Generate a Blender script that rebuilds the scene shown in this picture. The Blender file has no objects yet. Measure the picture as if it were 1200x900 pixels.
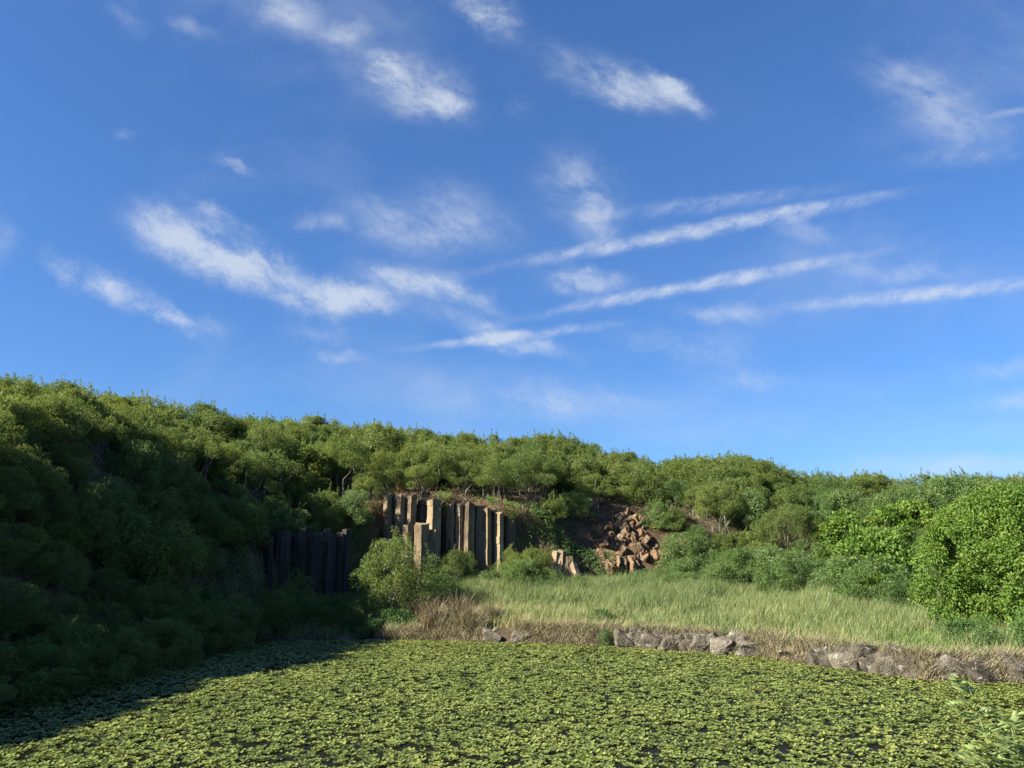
import bpy, bmesh, math, random
import numpy as np
from mathutils import Vector, Matrix, noise

D2R = math.radians
scene = bpy.context.scene
COL = scene.collection

# ------------------------------------------------------------------ camera, sky, sun, exposure
cam_d = bpy.data.cameras.new('camera')
cam = bpy.data.objects.new('camera', cam_d); COL.objects.link(cam)
cam_d.sensor_width = 36.0; cam_d.lens = 27.2
cam_d.clip_start = 0.1; cam_d.clip_end = 6000
cam.location = (0, 0, 5.0); cam.rotation_euler = (D2R(90 + 12), 0, 0)
scene.camera = cam

SUN_EL, SUN_AZ = 32.0, -113.0          # azimuth clockwise from +Y
SUN_STRENGTH, SKY_STRENGTH, EXPOSURE = 5.0, 0.0505, 1.75
sun_dir = Vector((math.sin(D2R(SUN_AZ)) * math.cos(D2R(SUN_EL)), math.cos(D2R(SUN_AZ)) * math.cos(D2R(SUN_EL)), math.sin(D2R(SUN_EL))))
sd = bpy.data.lights.new('sun', 'SUN'); sd.energy = SUN_STRENGTH; sd.angle = D2R(0.53); sd.color = (1.0, 0.93, 0.80)
sun = bpy.data.objects.new('sun', sd); COL.objects.link(sun); sun.location = (-60, -30, 60)
sun.rotation_euler = sun_dir.to_track_quat('Z', 'Y').to_euler()

vs = scene.view_settings
vs.view_transform = 'Standard'; vs.look = 'None'; vs.gamma = 1.0; vs.exposure = EXPOSURE; vs.use_curve_mapping = False
scene.cycles.max_bounces = 6; scene.cycles.diffuse_bounces = 3; scene.cycles.transmission_bounces = 4
scene.cycles.glossy_bounces = 2; scene.cycles.transparent_max_bounces = 4

# clouds: (x, z, half length, half thickness, tilt, density) as slopes x = dx/dy, z = dz/dy of the sky direction
PUFFS = [(-0.446,0.411,0.0728,0.0305,-22,0.95), (-0.391,0.377,0.0490,0.0210,-30,0.70), (-0.333,0.382,0.0420,0.0257,-35,0.75), (-0.254,0.331,0.0636,0.0208,-8,0.85), (-0.196,0.326,0.0462,0.0150,-5,0.55), (-0.559,0.345,0.0417,0.0151,-25,0.80), (-0.595,0.382,0.0374,0.0140,-15,0.45), (-0.485,0.328,0.0577,0.0139,-32,0.60), (-0.449,0.309,0.0460,0.0104,-15,0.55), (-0.128,0.354,0.0604,0.0163,-12,0.75), (-0.064,0.333,0.0462,0.0116,-22,0.50), (-0.408,0.451,0.0426,0.0118,-30,0.45), (-0.269,0.285,0.0366,0.0137,-10,0.35), (-0.241,0.250,0.0250,0.0068,-10,0.55), (-0.135,0.646,0.0675,0.0344,-25,0.55), (-0.098,0.622,0.0318,0.0134,-8,0.65), (-0.179,0.673,0.0321,0.0173,-45,0.60), (-0.243,0.729,0.0274,0.0200,0,0.40), (-0.339,0.771,0.0528,0.0276,-20,0.42), (-0.038,0.771,0.0528,0.0251,-35,0.62), (0.123,0.673,0.0740,0.0271,-28,0.50), (0.231,0.646,0.0417,0.0111,-35,0.85), (0.172,0.636,0.0515,0.0208,-10,0.50), (0.090,0.503,0.0478,0.0406,-20,0.50), (0.118,0.444,0.0284,0.0260,-60,0.50), (0.589,0.646,0.0761,0.0295,-22,0.42), (0.631,0.585,0.0631,0.0243,-10,0.34), (-0.153,0.437,0.0708,0.0236,-12,0.42), (-0.071,0.452,0.0615,0.0331,-25,0.45), (-0.272,0.442,0.0378,0.0118,-10,0.42), (0.093,0.355,0.0522,0.0139,-5,0.55), (0.276,0.307,0.0517,0.0115,-5,0.42), (-0.029,0.285,0.0687,0.0137,-18,0.50), (0.067,0.190,0.1067,0.0202,0,0.34), (0.217,0.265,0.0798,0.0205,-5,0.34), (0.305,0.224,0.0407,0.0113,0,0.30), (-0.698,0.411,0.0211,0.0258,30,0.40), (0.663,0.190,0.0382,0.0135,0,0.45), (-0.565,0.764,0.0326,0.0176,-40,0.28), (-0.469,0.747,0.0325,0.0100,-20,0.28), (0.046,0.259,0.0683,0.0137,-10,0.35), (0.657,0.233,0.0453,0.0091,0,0.30), (-0.545,0.574,0.0121,0.0073,0,0.30), (-0.390,0.525,0.0240,0.0072,-40,0.30), (0.547,0.365,0.0465,0.0093,0,0.30), (0.454,0.370,0.0233,0.0082,0,0.30), (0.401,0.429,0.0259,0.0106,-20,0.30), (0.012,0.612,0.0171,0.0171,0,0.30)]
TRAILS = [(0.253,0.429,0.2710,0.0118,11,0.80), (0.297,0.472,0.1544,0.0131,7,0.45), (0.249,0.349,0.2203,0.0093,11,0.80), (0.567,0.338,0.2025,0.0104,6,0.60), (0.006,0.279,0.1201,0.0080,7,0.85), (0.638,0.539,0.1143,0.0168,5,0.26), (0.713,0.609,0.0317,0.0061,10,0.45), (0.427,0.467,0.1068,0.0071,11,0.35)]
VEILS = [(0.607,0.102,0.1875,0.0176,0,0.75), (0.336,0.178,0.3362,0.0448,3,0.30), (0.000,0.207,0.3381,0.0338,0,0.26), (0.45,0.40,0.30,0.10,8,0.16), (0.05,0.42,0.25,0.12,-10,0.14), (0.60,0.14,0.25,0.05,3,0.30), (0.30,0.60,0.30,0.08,-15,0.10)]

def build_world():
    w = bpy.data.worlds.new('World'); scene.world = w; w.use_nodes = True
    nt = w.node_tree; N = nt.nodes; L = nt.links
    for n in list(N): N.remove(n)
    def new(t, **k):
        n = N.new(t)
        for a, b in k.items(): setattr(n, a, b)
        return n
    def math_(op, a, b=None, c=None, clamp=False):
        n = new('ShaderNodeMath', operation=op, use_clamp=clamp)
        for i, v in enumerate((a, b, c)):
            if v is None: continue
            if isinstance(v, (int, float)): n.inputs[i].default_value = v
            else: L.new(v, n.inputs[i])
        return n.outputs[0]
    sky = new('ShaderNodeTexSky', sky_type='NISHITA', sun_disc=False, sun_elevation=D2R(SUN_EL), sun_rotation=D2R(SUN_AZ),
              altitude=0, air_density=1.0, dust_density=0.25, ozone_density=1.5)
    tc = new('ShaderNodeTexCoord')
    sp = new('ShaderNodeSeparateXYZ'); L.new(tc.outputs['Generated'], sp.inputs[0])
    dy = math_('MAXIMUM', sp.outputs[1], 0.05)
    cb = new('ShaderNodeCombineXYZ'); L.new(math_('DIVIDE', sp.outputs[0], dy), cb.inputs[0]); L.new(math_('DIVIDE', sp.outputs[2], dy), cb.inputs[1])
    P = cb.outputs[0]
    def fbm(vec, scale, detail, rough, dist=0.0, sx=1.0, rot=0.0):
        if sx != 1.0 or rot:
            m = new('ShaderNodeMapping', vector_type='TEXTURE'); m.inputs['Rotation'].default_value = (0, 0, D2R(rot)); m.inputs['Scale'].default_value = (sx, 1, 1)
            L.new(vec, m.inputs[0]); vec = m.outputs[0]
        n = new('ShaderNodeTexNoise', noise_dimensions='2D'); L.new(vec, n.inputs['Vector'])
        n.inputs['Scale'].default_value = scale; n.inputs['Detail'].default_value = detail; n.inputs['Roughness'].default_value = rough; n.inputs['Distortion'].default_value = dist
        return n
    def warp(vec, scale, amt):
        n = fbm(vec, scale, 5, 0.55)
        a = new('ShaderNodeVectorMath', operation='SUBTRACT'); L.new(n.outputs['Color'], a.inputs[0]); a.inputs[1].default_value = (0.5, 0.5, 0.5)
        b = new('ShaderNodeVectorMath', operation='SCALE'); L.new(a.outputs[0], b.inputs[0]); b.inputs['Scale'].default_value = amt
        c = new('ShaderNodeVectorMath', operation='ADD'); L.new(vec, c.inputs[0]); L.new(b.outputs[0], c.inputs[1])
        return c.outputs[0]
    def field(vec, items, inner=0.0, grow=1.5):
        tot = None
        for (x, z, a, b, ang, amp) in items:
            m = new('ShaderNodeMapping', vector_type='TEXTURE')
            m.inputs['Location'].default_value = (x, z, 0); m.inputs['Rotation'].default_value = (0, 0, D2R(ang)); m.inputs['Scale'].default_value = (a * grow, b * grow, 1)
            L.new(vec, m.inputs[0])
            g = new('ShaderNodeVectorMath', operation='LENGTH'); L.new(m.outputs[0], g.inputs[0])
            r = new('ShaderNodeMapRange', interpolation_type='SMOOTHSTEP'); L.new(g.outputs['Value'], r.inputs[0])
            r.inputs[1].default_value = 1.0; r.inputs[2].default_value = inner; r.inputs[3].default_value = 0.0; r.inputs[4].default_value = amp
            tot = r.outputs[0] if tot is None else math_('MAXIMUM', math_('MULTIPLY', math_('ADD', tot, r.outputs[0]), 0.85), math_('MAXIMUM', tot, r.outputs[0]))
        return tot
    # puffs and wisps
    f1 = field(warp(warp(P, 10.0, 0.045), 34.0, 0.016), PUFFS, 0.0, 2.1)
    n1 = math_('ADD', math_('MULTIPLY', fbm(warp(P, 14.0, 0.06), 13.0, 10, 0.66, 0.1, sx=1.7, rot=-25).outputs[0], .72), math_('MULTIPLY', fbm(warp(P, 30.0, 0.02), 60.0, 8, 0.70, 0.0, sx=3.0, rot=-32).outputs[0], .28))
    d1 = math_('MULTIPLY', f1, math_('MULTIPLY_ADD', n1, 4.2, -1.25))
    # trails
    f2 = field(warp(P, 22.0, 0.012), TRAILS, 0.0, 1.6)
    n2 = fbm(warp(P, 40.0, 0.012), 42.0, 8, 0.70, 0.0, sx=2.2, rot=30).outputs[0]
    d2 = math_('MULTIPLY', f2, math_('MULTIPLY_ADD', n2, 2.6, -0.5))
    f3 = field(warp(P, 5.0, 0.05), VEILS, 0.0, 1.6)
    n3 = fbm(P, 9.0, 6, 0.6, 0.0, sx=3.5, rot=6).outputs[0]
    d3 = math_('MULTIPLY', f3, math_('MULTIPLY_ADD', n3, 1.6, 0.0))
    # very thin general veil of cirrus
    n4 = fbm(warp(P, 3.0, 0.2), 3.2, 7, 0.6, 0.0, sx=2.0, rot=8).outputs[0]
    d4 = math_('MULTIPLY', math_('SUBTRACT', n4, 0.45, clamp=True), 1.15)
    tot = math_('ADD', math_('ADD', math_('MAXIMUM', d1, 0.0), math_('MAXIMUM', d2, 0.0)), math_('ADD', d3, d4))
    mr = new('ShaderNodeMapRange', interpolation_type='SMOOTHSTEP'); L.new(tot, mr.inputs[0])
    mr.inputs[1].default_value = 0.0; mr.inputs[2].default_value = 1.15; mr.inputs[3].default_value = 0.0; mr.inputs[4].default_value = 0.74
    front = math_('GREATER_THAN', sp.outputs[1], 0.06)
    alpha = math_('MULTIPLY', mr.outputs[0], front, clamp=True)
    tint = new('ShaderNodeMix', data_type='RGBA', blend_type='MULTIPLY'); tint.inputs[0].default_value = 1.0
    gam = new('ShaderNodeGamma'); L.new(sky.outputs[0], gam.inputs[0]); gam.inputs[1].default_value = 0.82
    L.new(gam.outputs[0], tint.inputs[6]); tint.inputs[7].default_value = SKY_TINT
    mix = new('ShaderNodeMix', data_type='RGBA'); L.new(alpha, mix.inputs[0]); L.new(tint.outputs[2], mix.inputs[6])
    mix.inputs[7].default_value = CLOUD
    bg = new('ShaderNodeBackground'); L.new(mix.outputs[2], bg.inputs[0]); bg.inputs[1].default_value = SKY_STRENGTH
    out = new('ShaderNodeOutputWorld'); L.new(bg.outputs[0], out.inputs[0])
SKY_TINT = (.445, .785, 1.32, 1)
CLOUD = (4.2, 4.6, 5.2, 1)
build_world()

rng = np.random.default_rng(7)
random.seed(7)

# ------------------------------------------------------------------ helpers
def mesh_from(name, verts, faces, mat=None, smooth=False, attrs=None):
    """verts (N,3); faces: list of integer arrays (M,k)"""
    me = bpy.data.meshes.new(name)
    verts = np.ascontiguousarray(verts, dtype=np.float32)
    me.vertices.add(len(verts)); me.vertices.foreach_set('co', verts.ravel())
    faces = [np.asarray(f, dtype=np.int32) for f in faces if len(f)]
    nl = sum(f.size for f in faces); nf = sum(len(f) for f in faces)
    me.loops.add(nl); me.loops.foreach_set('vertex_index', np.concatenate([f.ravel() for f in faces]))
    starts = []; o = 0
    for f in faces:
        starts.append(np.arange(len(f), dtype=np.int32) * f.shape[1] + o); o += f.size
    me.polygons.add(nf); me.polygons.foreach_set('loop_start', np.concatenate(starts))
    me.update(calc_edges=True)
    me.polygons.foreach_set('use_smooth', np.full(nf, bool(smooth), dtype=bool))
    for k, v in (attrs or {}).items():
        a = me.attributes.new(k, 'FLOAT', 'POINT'); a.data.foreach_set('value', np.ascontiguousarray(v, dtype=np.float32))
    if mat: me.materials.append(mat)
    return me

def link(name, data, parent=None, loc=(0, 0, 0), rot=(0, 0, 0), scale=(1, 1, 1)):
    o = bpy.data.objects.new(name, data); COL.objects.link(o)
    o.parent = parent; o.location = loc; o.rotation_euler = rot; o.scale = scale
    return o

def tag(o, label=None, cat=None, group=None, kind=None):
    if label: o['label'] = label
    if cat: o['category'] = cat
    if group: o['group'] = group
    if kind: o['kind'] = kind
    return o

def unit(v):
    return v / np.maximum(np.linalg.norm(v, axis=-1, keepdims=True), 1e-9)

def rand_dir(n, r=None):
    return unit((r or rng).normal(size=(n, 3)))

class Geo:
    def __init__(self): self.v = []; self.f = {}; self.n = 0; self.a = []
    def add(self, v, f, a=None):
        v = np.asarray(v, dtype=np.float32).reshape(-1, 3); f = np.asarray(f, dtype=np.int32)
        self.f.setdefault(f.shape[1], []).append(f + self.n); self.v.append(v); self.n += len(v)
        self.a.append(np.full(len(v), 0.5, np.float32) if a is None else np.broadcast_to(np.asarray(a, np.float32), (len(v),)))
    def tube(self, pts, r0, r1, sides=5):
        pts = np.asarray(pts, float); n = len(pts)
        rad = np.linspace(r0, r1, n); ring = []
        for i in range(n):
            t = unit(pts[min(i + 1, n - 1)] - pts[max(i - 1, 0)])
            a = np.array([1.0, 0, 0]) if abs(t[0]) < 0.8 else np.array([0, 1.0, 0])
            u = unit(np.cross(t, a)); w = np.cross(t, u)
            an = np.arange(sides) * 2 * math.pi / sides
            ring.append(pts[i] + rad[i] * (np.cos(an)[:, None] * u + np.sin(an)[:, None] * w))
        f = [[i * sides + j, i * sides + (j + 1) % sides, (i + 1) * sides + (j + 1) % sides, (i + 1) * sides + j] for i in range(n - 1) for j in range(sides)]
        self.add(np.concatenate(ring), f)
    def leaves(self, c, axis, nrm, ln, wd, a=None, fold=0.0):
        n = len(c); axis = unit(axis); side = unit(np.cross(nrm, axis)); nn = np.cross(axis, side)
        ln = np.broadcast_to(ln, (n,))[:, None]; wd = np.broadcast_to(wd, (n,))[:, None]
        if fold <= 0:
            v = np.stack([c, c + axis * ln * .5 + side * wd * .5, c + axis * ln, c + axis * ln * .5 - side * wd * .5], 1)
            f = np.arange(n * 4).reshape(n, 4)
            self.add(v.reshape(-1, 3), f, None if a is None else np.repeat(a, 4))
        else:
            up = nn * wd * fold
            v = np.stack([c, c + axis * ln * .35 + side * wd * .5 + up, c + axis * ln * .75 + side * wd * .35 + up, c + axis * ln,
                          c + axis * ln * .75 - side * wd * .35 + up, c + axis * ln * .35 - side * wd * .5 + up], 1)
            i = np.arange(n)[:, None] * 6
            self.add(v.reshape(-1, 3), np.concatenate([i + np.array([[0, 1, 2, 3]]), i + np.array([[0, 3, 4, 5]])]), None if a is None else np.repeat(a, 6))
    def mesh(self, name, mat=None, smooth=False):
        return mesh_from(name, np.concatenate(self.v), [np.concatenate(x) for x in self.f.values()], mat, smooth, {'tuft': np.concatenate(self.a)})

# ------------------------------------------------------------------ materials
def mat_new(name):
    m = bpy.data.materials.new(name); m.use_nodes = True
    nt = m.node_tree
    for n in list(nt.nodes): nt.nodes.remove(n)
    return m, nt, nt.nodes, nt.links

def ramp(N, stops, interp='LINEAR'):
    r = N.new('ShaderNodeValToRGB'); e = r.color_ramp.elements; r.color_ramp.interpolation = interp
    while len(e) < len(stops): e.new(0.5)
    for i, (p, c) in enumerate(stops): e[i].position = p; e[i].color = (*c, 1)
    return r

def leaf_material(name, cols, transl=0.35, rough=0.5, spec=0.35, world_scale=0.12, island=0.45, obj=0.25, tuft=0.25, trans_tint=(1.25, 1.2, 0.6)):
    """colour picked from a ramp by leaf (island), tuft, plant and a slow patchiness over the place"""
    m, nt, N, L = mat_new(name)
    geo = N.new('ShaderNodeNewGeometry'); oi = N.new('ShaderNodeObjectInfo')
    at = N.new('ShaderNodeAttribute'); at.attribute_name = 'tuft'
    nz = N.new('ShaderNodeTexNoise'); nz.inputs['Scale'].default_value = world_scale; nz.inputs['Detail'].default_value = 3
    L.new(geo.outputs['Position'], nz.inputs['Vector'])
    def ma(a, k, add):
        n = N.new('ShaderNodeMath'); n.operation = 'MULTIPLY_ADD'; L.new(a, n.inputs[0]); n.inputs[1].default_value = k
        if isinstance(add, float): n.inputs[2].default_value = add
        else: L.new(add, n.inputs[2])
        return n.outputs[0]
    patch = 1.0 - island - obj - tuft
    f = ma(geo.outputs['Random Per Island'], island, 0.0)
    f = ma(oi.outputs['Random'], obj, f); f = ma(at.outputs['Fac'], tuft, f)
    mr = N.new('ShaderNodeMapRange'); L.new(nz.outputs[0], mr.inputs[0]); mr.inputs[1].default_value = .3; mr.inputs[2].default_value = .7
    f = ma(mr.outputs[0], max(patch, 0.0), f)
    r = ramp(N, cols); L.new(f, r.inputs[0])
    p = N.new('ShaderNodeBsdfPrincipled'); L.new(r.outputs[0], p.inputs['Base Color']); p.inputs['Roughness'].default_value = rough; p.inputs['Specular IOR Level'].default_value = spec
    t = N.new('ShaderNodeBsdfTranslucent')
    mx = N.new('ShaderNodeMix'); mx.data_type = 'RGBA'; mx.blend_type = 'MULTIPLY'; mx.inputs[0].default_value = 1; L.new(r.outputs[0], mx.inputs[6]); mx.inputs[7].default_value = (*trans_tint, 1)
    L.new(mx.outputs[2], t.inputs[0])
    s = N.new('ShaderNodeMixShader'); s.inputs[0].default_value = transl; L.new(p.outputs[0], s.inputs[1]); L.new(t.outputs[0], s.inputs[2])
    o = N.new('ShaderNodeOutputMaterial'); L.new(s.outputs[0], o.inputs[0])
    return m

def rock_material(name, stops, scale=1.2, bump=0.5, streak=False, extra=None, zjoint=None):
    m, nt, N, L = mat_new(name)
    tc = N.new('ShaderNodeNewGeometry'); oi = N.new('ShaderNodeObjectInfo')
    mp = N.new('ShaderNodeMapping'); L.new(tc.outputs['Position'], mp.inputs[0])
    if streak: mp.inputs['Scale'].default_value = (1, 1, 0.25)
    n1 = N.new('ShaderNodeTexNoise'); n1.inputs['Scale'].default_value = scale; n1.inputs['Detail'].default_value = 8; n1.inputs['Roughness'].default_value = .65
    L.new(mp.outputs[0], n1.inputs['Vector'])
    r = ramp(N, stops); 
    a = N.new('ShaderNodeMath'); a.operation = 'MULTIPLY_ADD'; L.new(oi.outputs['Random'], a.inputs[0]); a.inputs[1].default_value = .22; L.new(n1.outputs[0], a.inputs[2])
    b = N.new('ShaderNodeMath'); b.operation = 'SUBTRACT'; L.new(a.outputs[0], b.inputs[0]); b.inputs[1].default_value = .11
    L.new(b.outputs[0], r.inputs[0])
    n2 = N.new('ShaderNodeTexNoise'); n2.inputs['Scale'].default_value = scale * 6; n2.inputs['Detail'].default_value = 7
    L.new(tc.outputs['Position'], n2.inputs['Vector'])
    col = r.outputs[0]
    if extra:                                    # lichen / bleached patches
        n3 = N.new('ShaderNodeTexNoise'); n3.inputs['Scale'].default_value = scale * 1.7; n3.inputs['Detail'].default_value = 5; L.new(tc.outputs['Position'], n3.inputs['Vector'])
        mr = N.new('ShaderNodeMapRange'); L.new(n3.outputs[0], mr.inputs[0]); mr.inputs[1].default_value = extra[1]; mr.inputs[2].default_value = extra[1] + .1
        mx = N.new('ShaderNodeMix'); mx.data_type = 'RGBA'; L.new(mr.outputs[0], mx.inputs[0]); L.new(col, mx.inputs[6]); mx.inputs[7].default_value = (*extra[0], 1)
        col = mx.outputs[2]
    p = N.new('ShaderNodeBsdfPrincipled'); L.new(col, p.inputs['Base Color']); p.inputs['Roughness'].default_value = .9; p.inputs['Specular IOR Level'].default_value = .2
    bm = N.new('ShaderNodeBump'); bm.inputs['Strength'].default_value = bump; bm.inputs['Distance'].default_value = .12
    s = N.new('ShaderNodeMath'); s.operation = 'ADD'; L.new(n1.outputs[0], s.inputs[0]); L.new(n2.outputs[0], s.inputs[1])
    L.new(s.outputs[0], bm.inputs['Height']); L.new(bm.outputs[0], p.inputs['Normal'])
    o = N.new('ShaderNodeOutputMaterial'); L.new(p.outputs[0], o.inputs[0])
    return m

M_FEATHER = leaf_material('feathery_leaf', [(0.1, (.072, .115, .030)), (.45, (.130, .180, .048)), (.75, (.185, .228, .062)), (.95, (.26, .27, .085))], transl=.46)
M_FEATHER_R = leaf_material('fresh_feathery_leaf', [(0.1, (.056, .112, .032)), (.5, (.105, .172, .050)), (.9, (.17, .23, .066))], transl=.36)
M_BROAD = leaf_material('broad_leaf', [(0.1, (.055, .12, .022)), (.5, (.125, .215, .038)), (.9, (.225, .30, .062))], transl=.42, rough=.55, spec=.2)
M_DARK = leaf_material('dark_fine_leaf', [(0.1, (.035, .085, .022)), (.5, (.065, .135, .034)), (.9, (.11, .18, .042))], transl=.3)
M_PAD = leaf_material('floating_leaf', [(0.05, (.045, .066, .018)), (.25, (.095, .128, .032)), (.55, (.165, .205, .048)), (.82, (.245, .27, .066)), (.94, (.36, .34, .10)), (.99, (.50, .42, .20))], transl=.22, rough=.42, spec=.4, world_scale=.35, island=.6, obj=0.0, tuft=.12)
M_GRASS = leaf_material('tall_grass_blade', [(0.08, (.09, .135, .035)), (.35, (.155, .205, .075)), (.6, (.26, .27, .115)), (.9, (.43, .37, .18))], transl=.3, rough=.55, world_scale=.35, island=.4, obj=0.0, tuft=.35)
M_GRASS_G = leaf_material('green_grass_blade', [(0.1, (.06, .14, .02)), (.6, (.13, .23, .03)), (.95, (.22, .29, .05))], transl=.3, world_scale=.3, island=.5, obj=0.0, tuft=.2)
M_STRAW = leaf_material('dry_stem', [(0.1, (.11, .095, .055)), (.5, (.25, .215, .13)), (.95, (.42, .37, .25))], transl=.1, rough=.8, spec=.1, island=.6, obj=.1, tuft=.2)
M_BRUSH = leaf_material('dead_brush_stem', [(0.1, (.08, .062, .036)), (.5, (.185, .148, .088)), (.95, (.34, .285, .175))], transl=.08, rough=.85, spec=.1, island=.6, obj=.1, tuft=.2)
M_YOUNG = leaf_material('pale_young_leaf', [(0.1, (.15, .22, .075)), (.5, (.23, .31, .11)), (.95, (.32, .38, .16))], transl=.3, rough=.6, island=.7, obj=0.0, tuft=.2)
M_BARK = rock_material('pale_bark', [(.3, (.10, .08, .06)), (.55, (.22, .19, .15)), (.75, (.34, .31, .26))], scale=3.0, bump=.2)
M_BARK_D = rock_material('dark_bark', [(.3, (.05, .04, .028)), (.7, (.15, .12, .09))], scale=3.0, bump=.2)
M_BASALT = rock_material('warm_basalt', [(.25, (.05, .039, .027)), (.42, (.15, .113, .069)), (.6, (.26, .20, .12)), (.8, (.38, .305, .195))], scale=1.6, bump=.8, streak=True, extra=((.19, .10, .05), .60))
M_BASALT_D = rock_material('dark_basalt_painted_shade', [(.3, (.022, .019, .017)), (.6, (.06, .050, .042)), (.85, (.12, .10, .078))], scale=1.3, bump=.6, streak=True)  # darkened basalt for the left corner columns, their shade put into the colour
M_BASALT_S = rock_material('brown_basalt_painted_shade', [(.3, (.045, .037, .028)), (.6, (.125, .098, .068)), (.85, (.21, .17, .12))], scale=1.4, bump=.7, streak=True)  # weathered dark rock and recess shade, both put into the colour
M_RED = rock_material('rusty_rubble', [(.28, (.045, .030, .019)), (.5, (.135, .084, .046)), (.75, (.24, .155, .088))], scale=1.4, bump=.8, extra=((.19, .165, .135), .58))
M_GREY = rock_material('grey_bank_rock', [(.28, (.028, .023, .016)), (.5, (.10, .086, .064)), (.75, (.20, .178, .138))], scale=2.2, bump=1.0, extra=((.29, .28, .25), .60))

def terrain_material():
    m, nt, N, L = mat_new('quarry_soil')
    g = N.new('ShaderNodeNewGeometry')
    n1 = N.new('ShaderNodeTexNoise'); n1.inputs['Scale'].default_value = .8; n1.inputs['Detail'].default_value = 8; L.new(g.outputs['Position'], n1.inputs['Vector'])
    soil = ramp(N, [(.3, (.035, .026, .018)), (.55, (.085, .062, .040)), (.75, (.15, .115, .075))]); L.new(n1.outputs[0], soil.inputs[0])
    at = N.new('ShaderNodeAttribute'); at.attribute_name = 'redness'
    red = ramp(N, [(.3, (.07, .03, .018)), (.55, (.125, .062, .034)), (.75, (.20, .115, .066))]); L.new(n1.outputs[0], red.inputs[0])
    mx = N.new('ShaderNodeMix'); mx.data_type = 'RGBA'; L.new(at.outputs['Fac'], mx.inputs[0]); L.new(soil.outputs[0], mx.inputs[6]); L.new(red.outputs[0], mx.inputs[7])
    p = N.new('ShaderNodeBsdfPrincipled'); L.new(mx.outputs[2], p.inputs['Base Color']); p.inputs['Roughness'].default_value = .95; p.inputs['Specular IOR Level'].default_value = .1
    b = N.new('ShaderNodeBump'); b.inputs['Strength'].default_value = .7; b.inputs['Distance'].default_value = .25; L.new(n1.outputs[0], b.inputs['Height']); L.new(b.outputs[0], p.inputs['Normal'])
    o = N.new('ShaderNodeOutputMaterial'); L.new(p.outputs[0], o.inputs[0])
    return m

def water_material():
    m, nt, N, L = mat_new('dark_pond_water')
    g = N.new('ShaderNodeNewGeometry')
    n1 = N.new('ShaderNodeTexNoise'); n1.inputs['Scale'].default_value = 3; n1.inputs['Detail'].default_value = 3; L.new(g.outputs['Position'], n1.inputs['Vector'])
    p = N.new('ShaderNodeBsdfPrincipled'); p.inputs['Base Color'].default_value = (.009, .009, .005, 1); p.inputs['Roughness'].default_value = .4; p.inputs['Specular IOR Level'].default_value = .04
    b = N.new('ShaderNodeBump'); b.inputs['Strength'].default_value = .15; b.inputs['Distance'].default_value = .03; L.new(n1.outputs[0], b.inputs['Height']); L.new(b.outputs[0], p.inputs['Normal'])
    o = N.new('ShaderNodeOutputMaterial'); L.new(p.outputs[0], o.inputs[0])
    return m

# ------------------------------------------------------------------ the lie of the land
POND = np.array([(-16.6, 14), (-16.4, 26), (-15.6, 33), (-14.2, 44.4), (-5, 45.2), (-.9, 44.1), (5.4, 42.4), (11, 38.8), (14.3, 34.3), (15.9, 31.7), (19.5, 31), (28, 29.5), (34, 22), (30, 14.5), (0, 14)], float)
CLIFF = np.array([(-20, -40), (-19, 5), (-18, 22), (-17.2, 33), (-16.2, 44), (-15.2, 51), (-11.5, 56.5), (-9.5, 60.2), (-4, 61.5), (1.5, 62), (4.5, 62), (12, 63), (22, 60), (31, 54), (37, 46), (42, 36), (50, 22), (62, 0)], float)
HPTS = np.array([(-27, 0, 3.6), (-27, 14, 6.0), (-27, 25, 7.8), (-27.5, 35, 9.9), (-30, 44, 12.6), (-26, 57, 13.8), (-16, 71, 14.5), (0, 79, 13.6), (18, 80, 11.9), (34, 78, 9.2), (48, 64, 8.4), (58, 45, 8), (-45, 0, 3.6), (-55, 25, 7), (60, 4, 4), (-60, 70, 13.2), (0, 120, 13.6), (42, 120, 9.2), (-40, -40, 3.4), (40, -40, 3.4), (90, 60, 8.4), (75, 20, 6)], float)
# profiles (distance behind the foot -> share of the height) by position along the foot
PROF_D = np.array([0, .6, 1.0, 2, 4, 6, 9, 13, 17, 20.])
PROFS = [  # (position index along CLIFF, values at PROF_D)
    (0.0, [0, .07, .12, .27, .56, .76, .92, 1, 1, 1]),
    (4.0, [0, .07, .12, .27, .56, .76, .92, 1, 1, 1]),
    (4.7, [0, .30, .38, .41, .47, .60, .78, .95, 1, 1]),
    (6.2, [0, .30, .38, .41, .46, .60, .78, .94, 1, 1]),
    (7.0, [0, .50, .57, .60, .67, .74, .83, .93, 1, 1]),
    (9.3, [0, .50, .56, .59, .66, .73, .82, .92, .98, 1]),
    (10.2, [0, .10, .20, .30, .50, .64, .78, .90, .97, 1]),
    (11.2, [0, .06, .12, .24, .50, .66, .80, .92, .98, 1]),
    (12.5, [0, .05, .10, .20, .38, .54, .72, .88, .97, 1]),
    (17.0, [0, .05, .10, .20, .38, .54, .72, .88, .97, 1])]

def seg_dist(px, py, A, B):
    ax, ay = A; bx, by = B; dx, dy = bx - ax, by - ay
    t = np.clip(((px - ax) * dx + (py - ay) * dy) / (dx * dx + dy * dy), 0, 1)
    qx, qy = ax + t * dx, ay + t * dy
    return np.hypot(px - qx, py - qy), t, (dx * (py - ay) - dy * (px - ax))

def cliff_d(px, py):
    best = np.full(px.shape, 1e9); sgn = np.ones(px.shape); pos = np.zeros(px.shape)
    for i in range(len(CLIFF) - 1):
        d, t, cr = seg_dist(px, py, CLIFF[i], CLIFF[i + 1])
        k = d < best - 1e-6
        best = np.where(k, d, best); sgn = np.where(k, np.sign(cr), sgn); pos = np.where(k, i + t, pos)
    return best * np.where(sgn >= 0, 1, -1), pos

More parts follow.
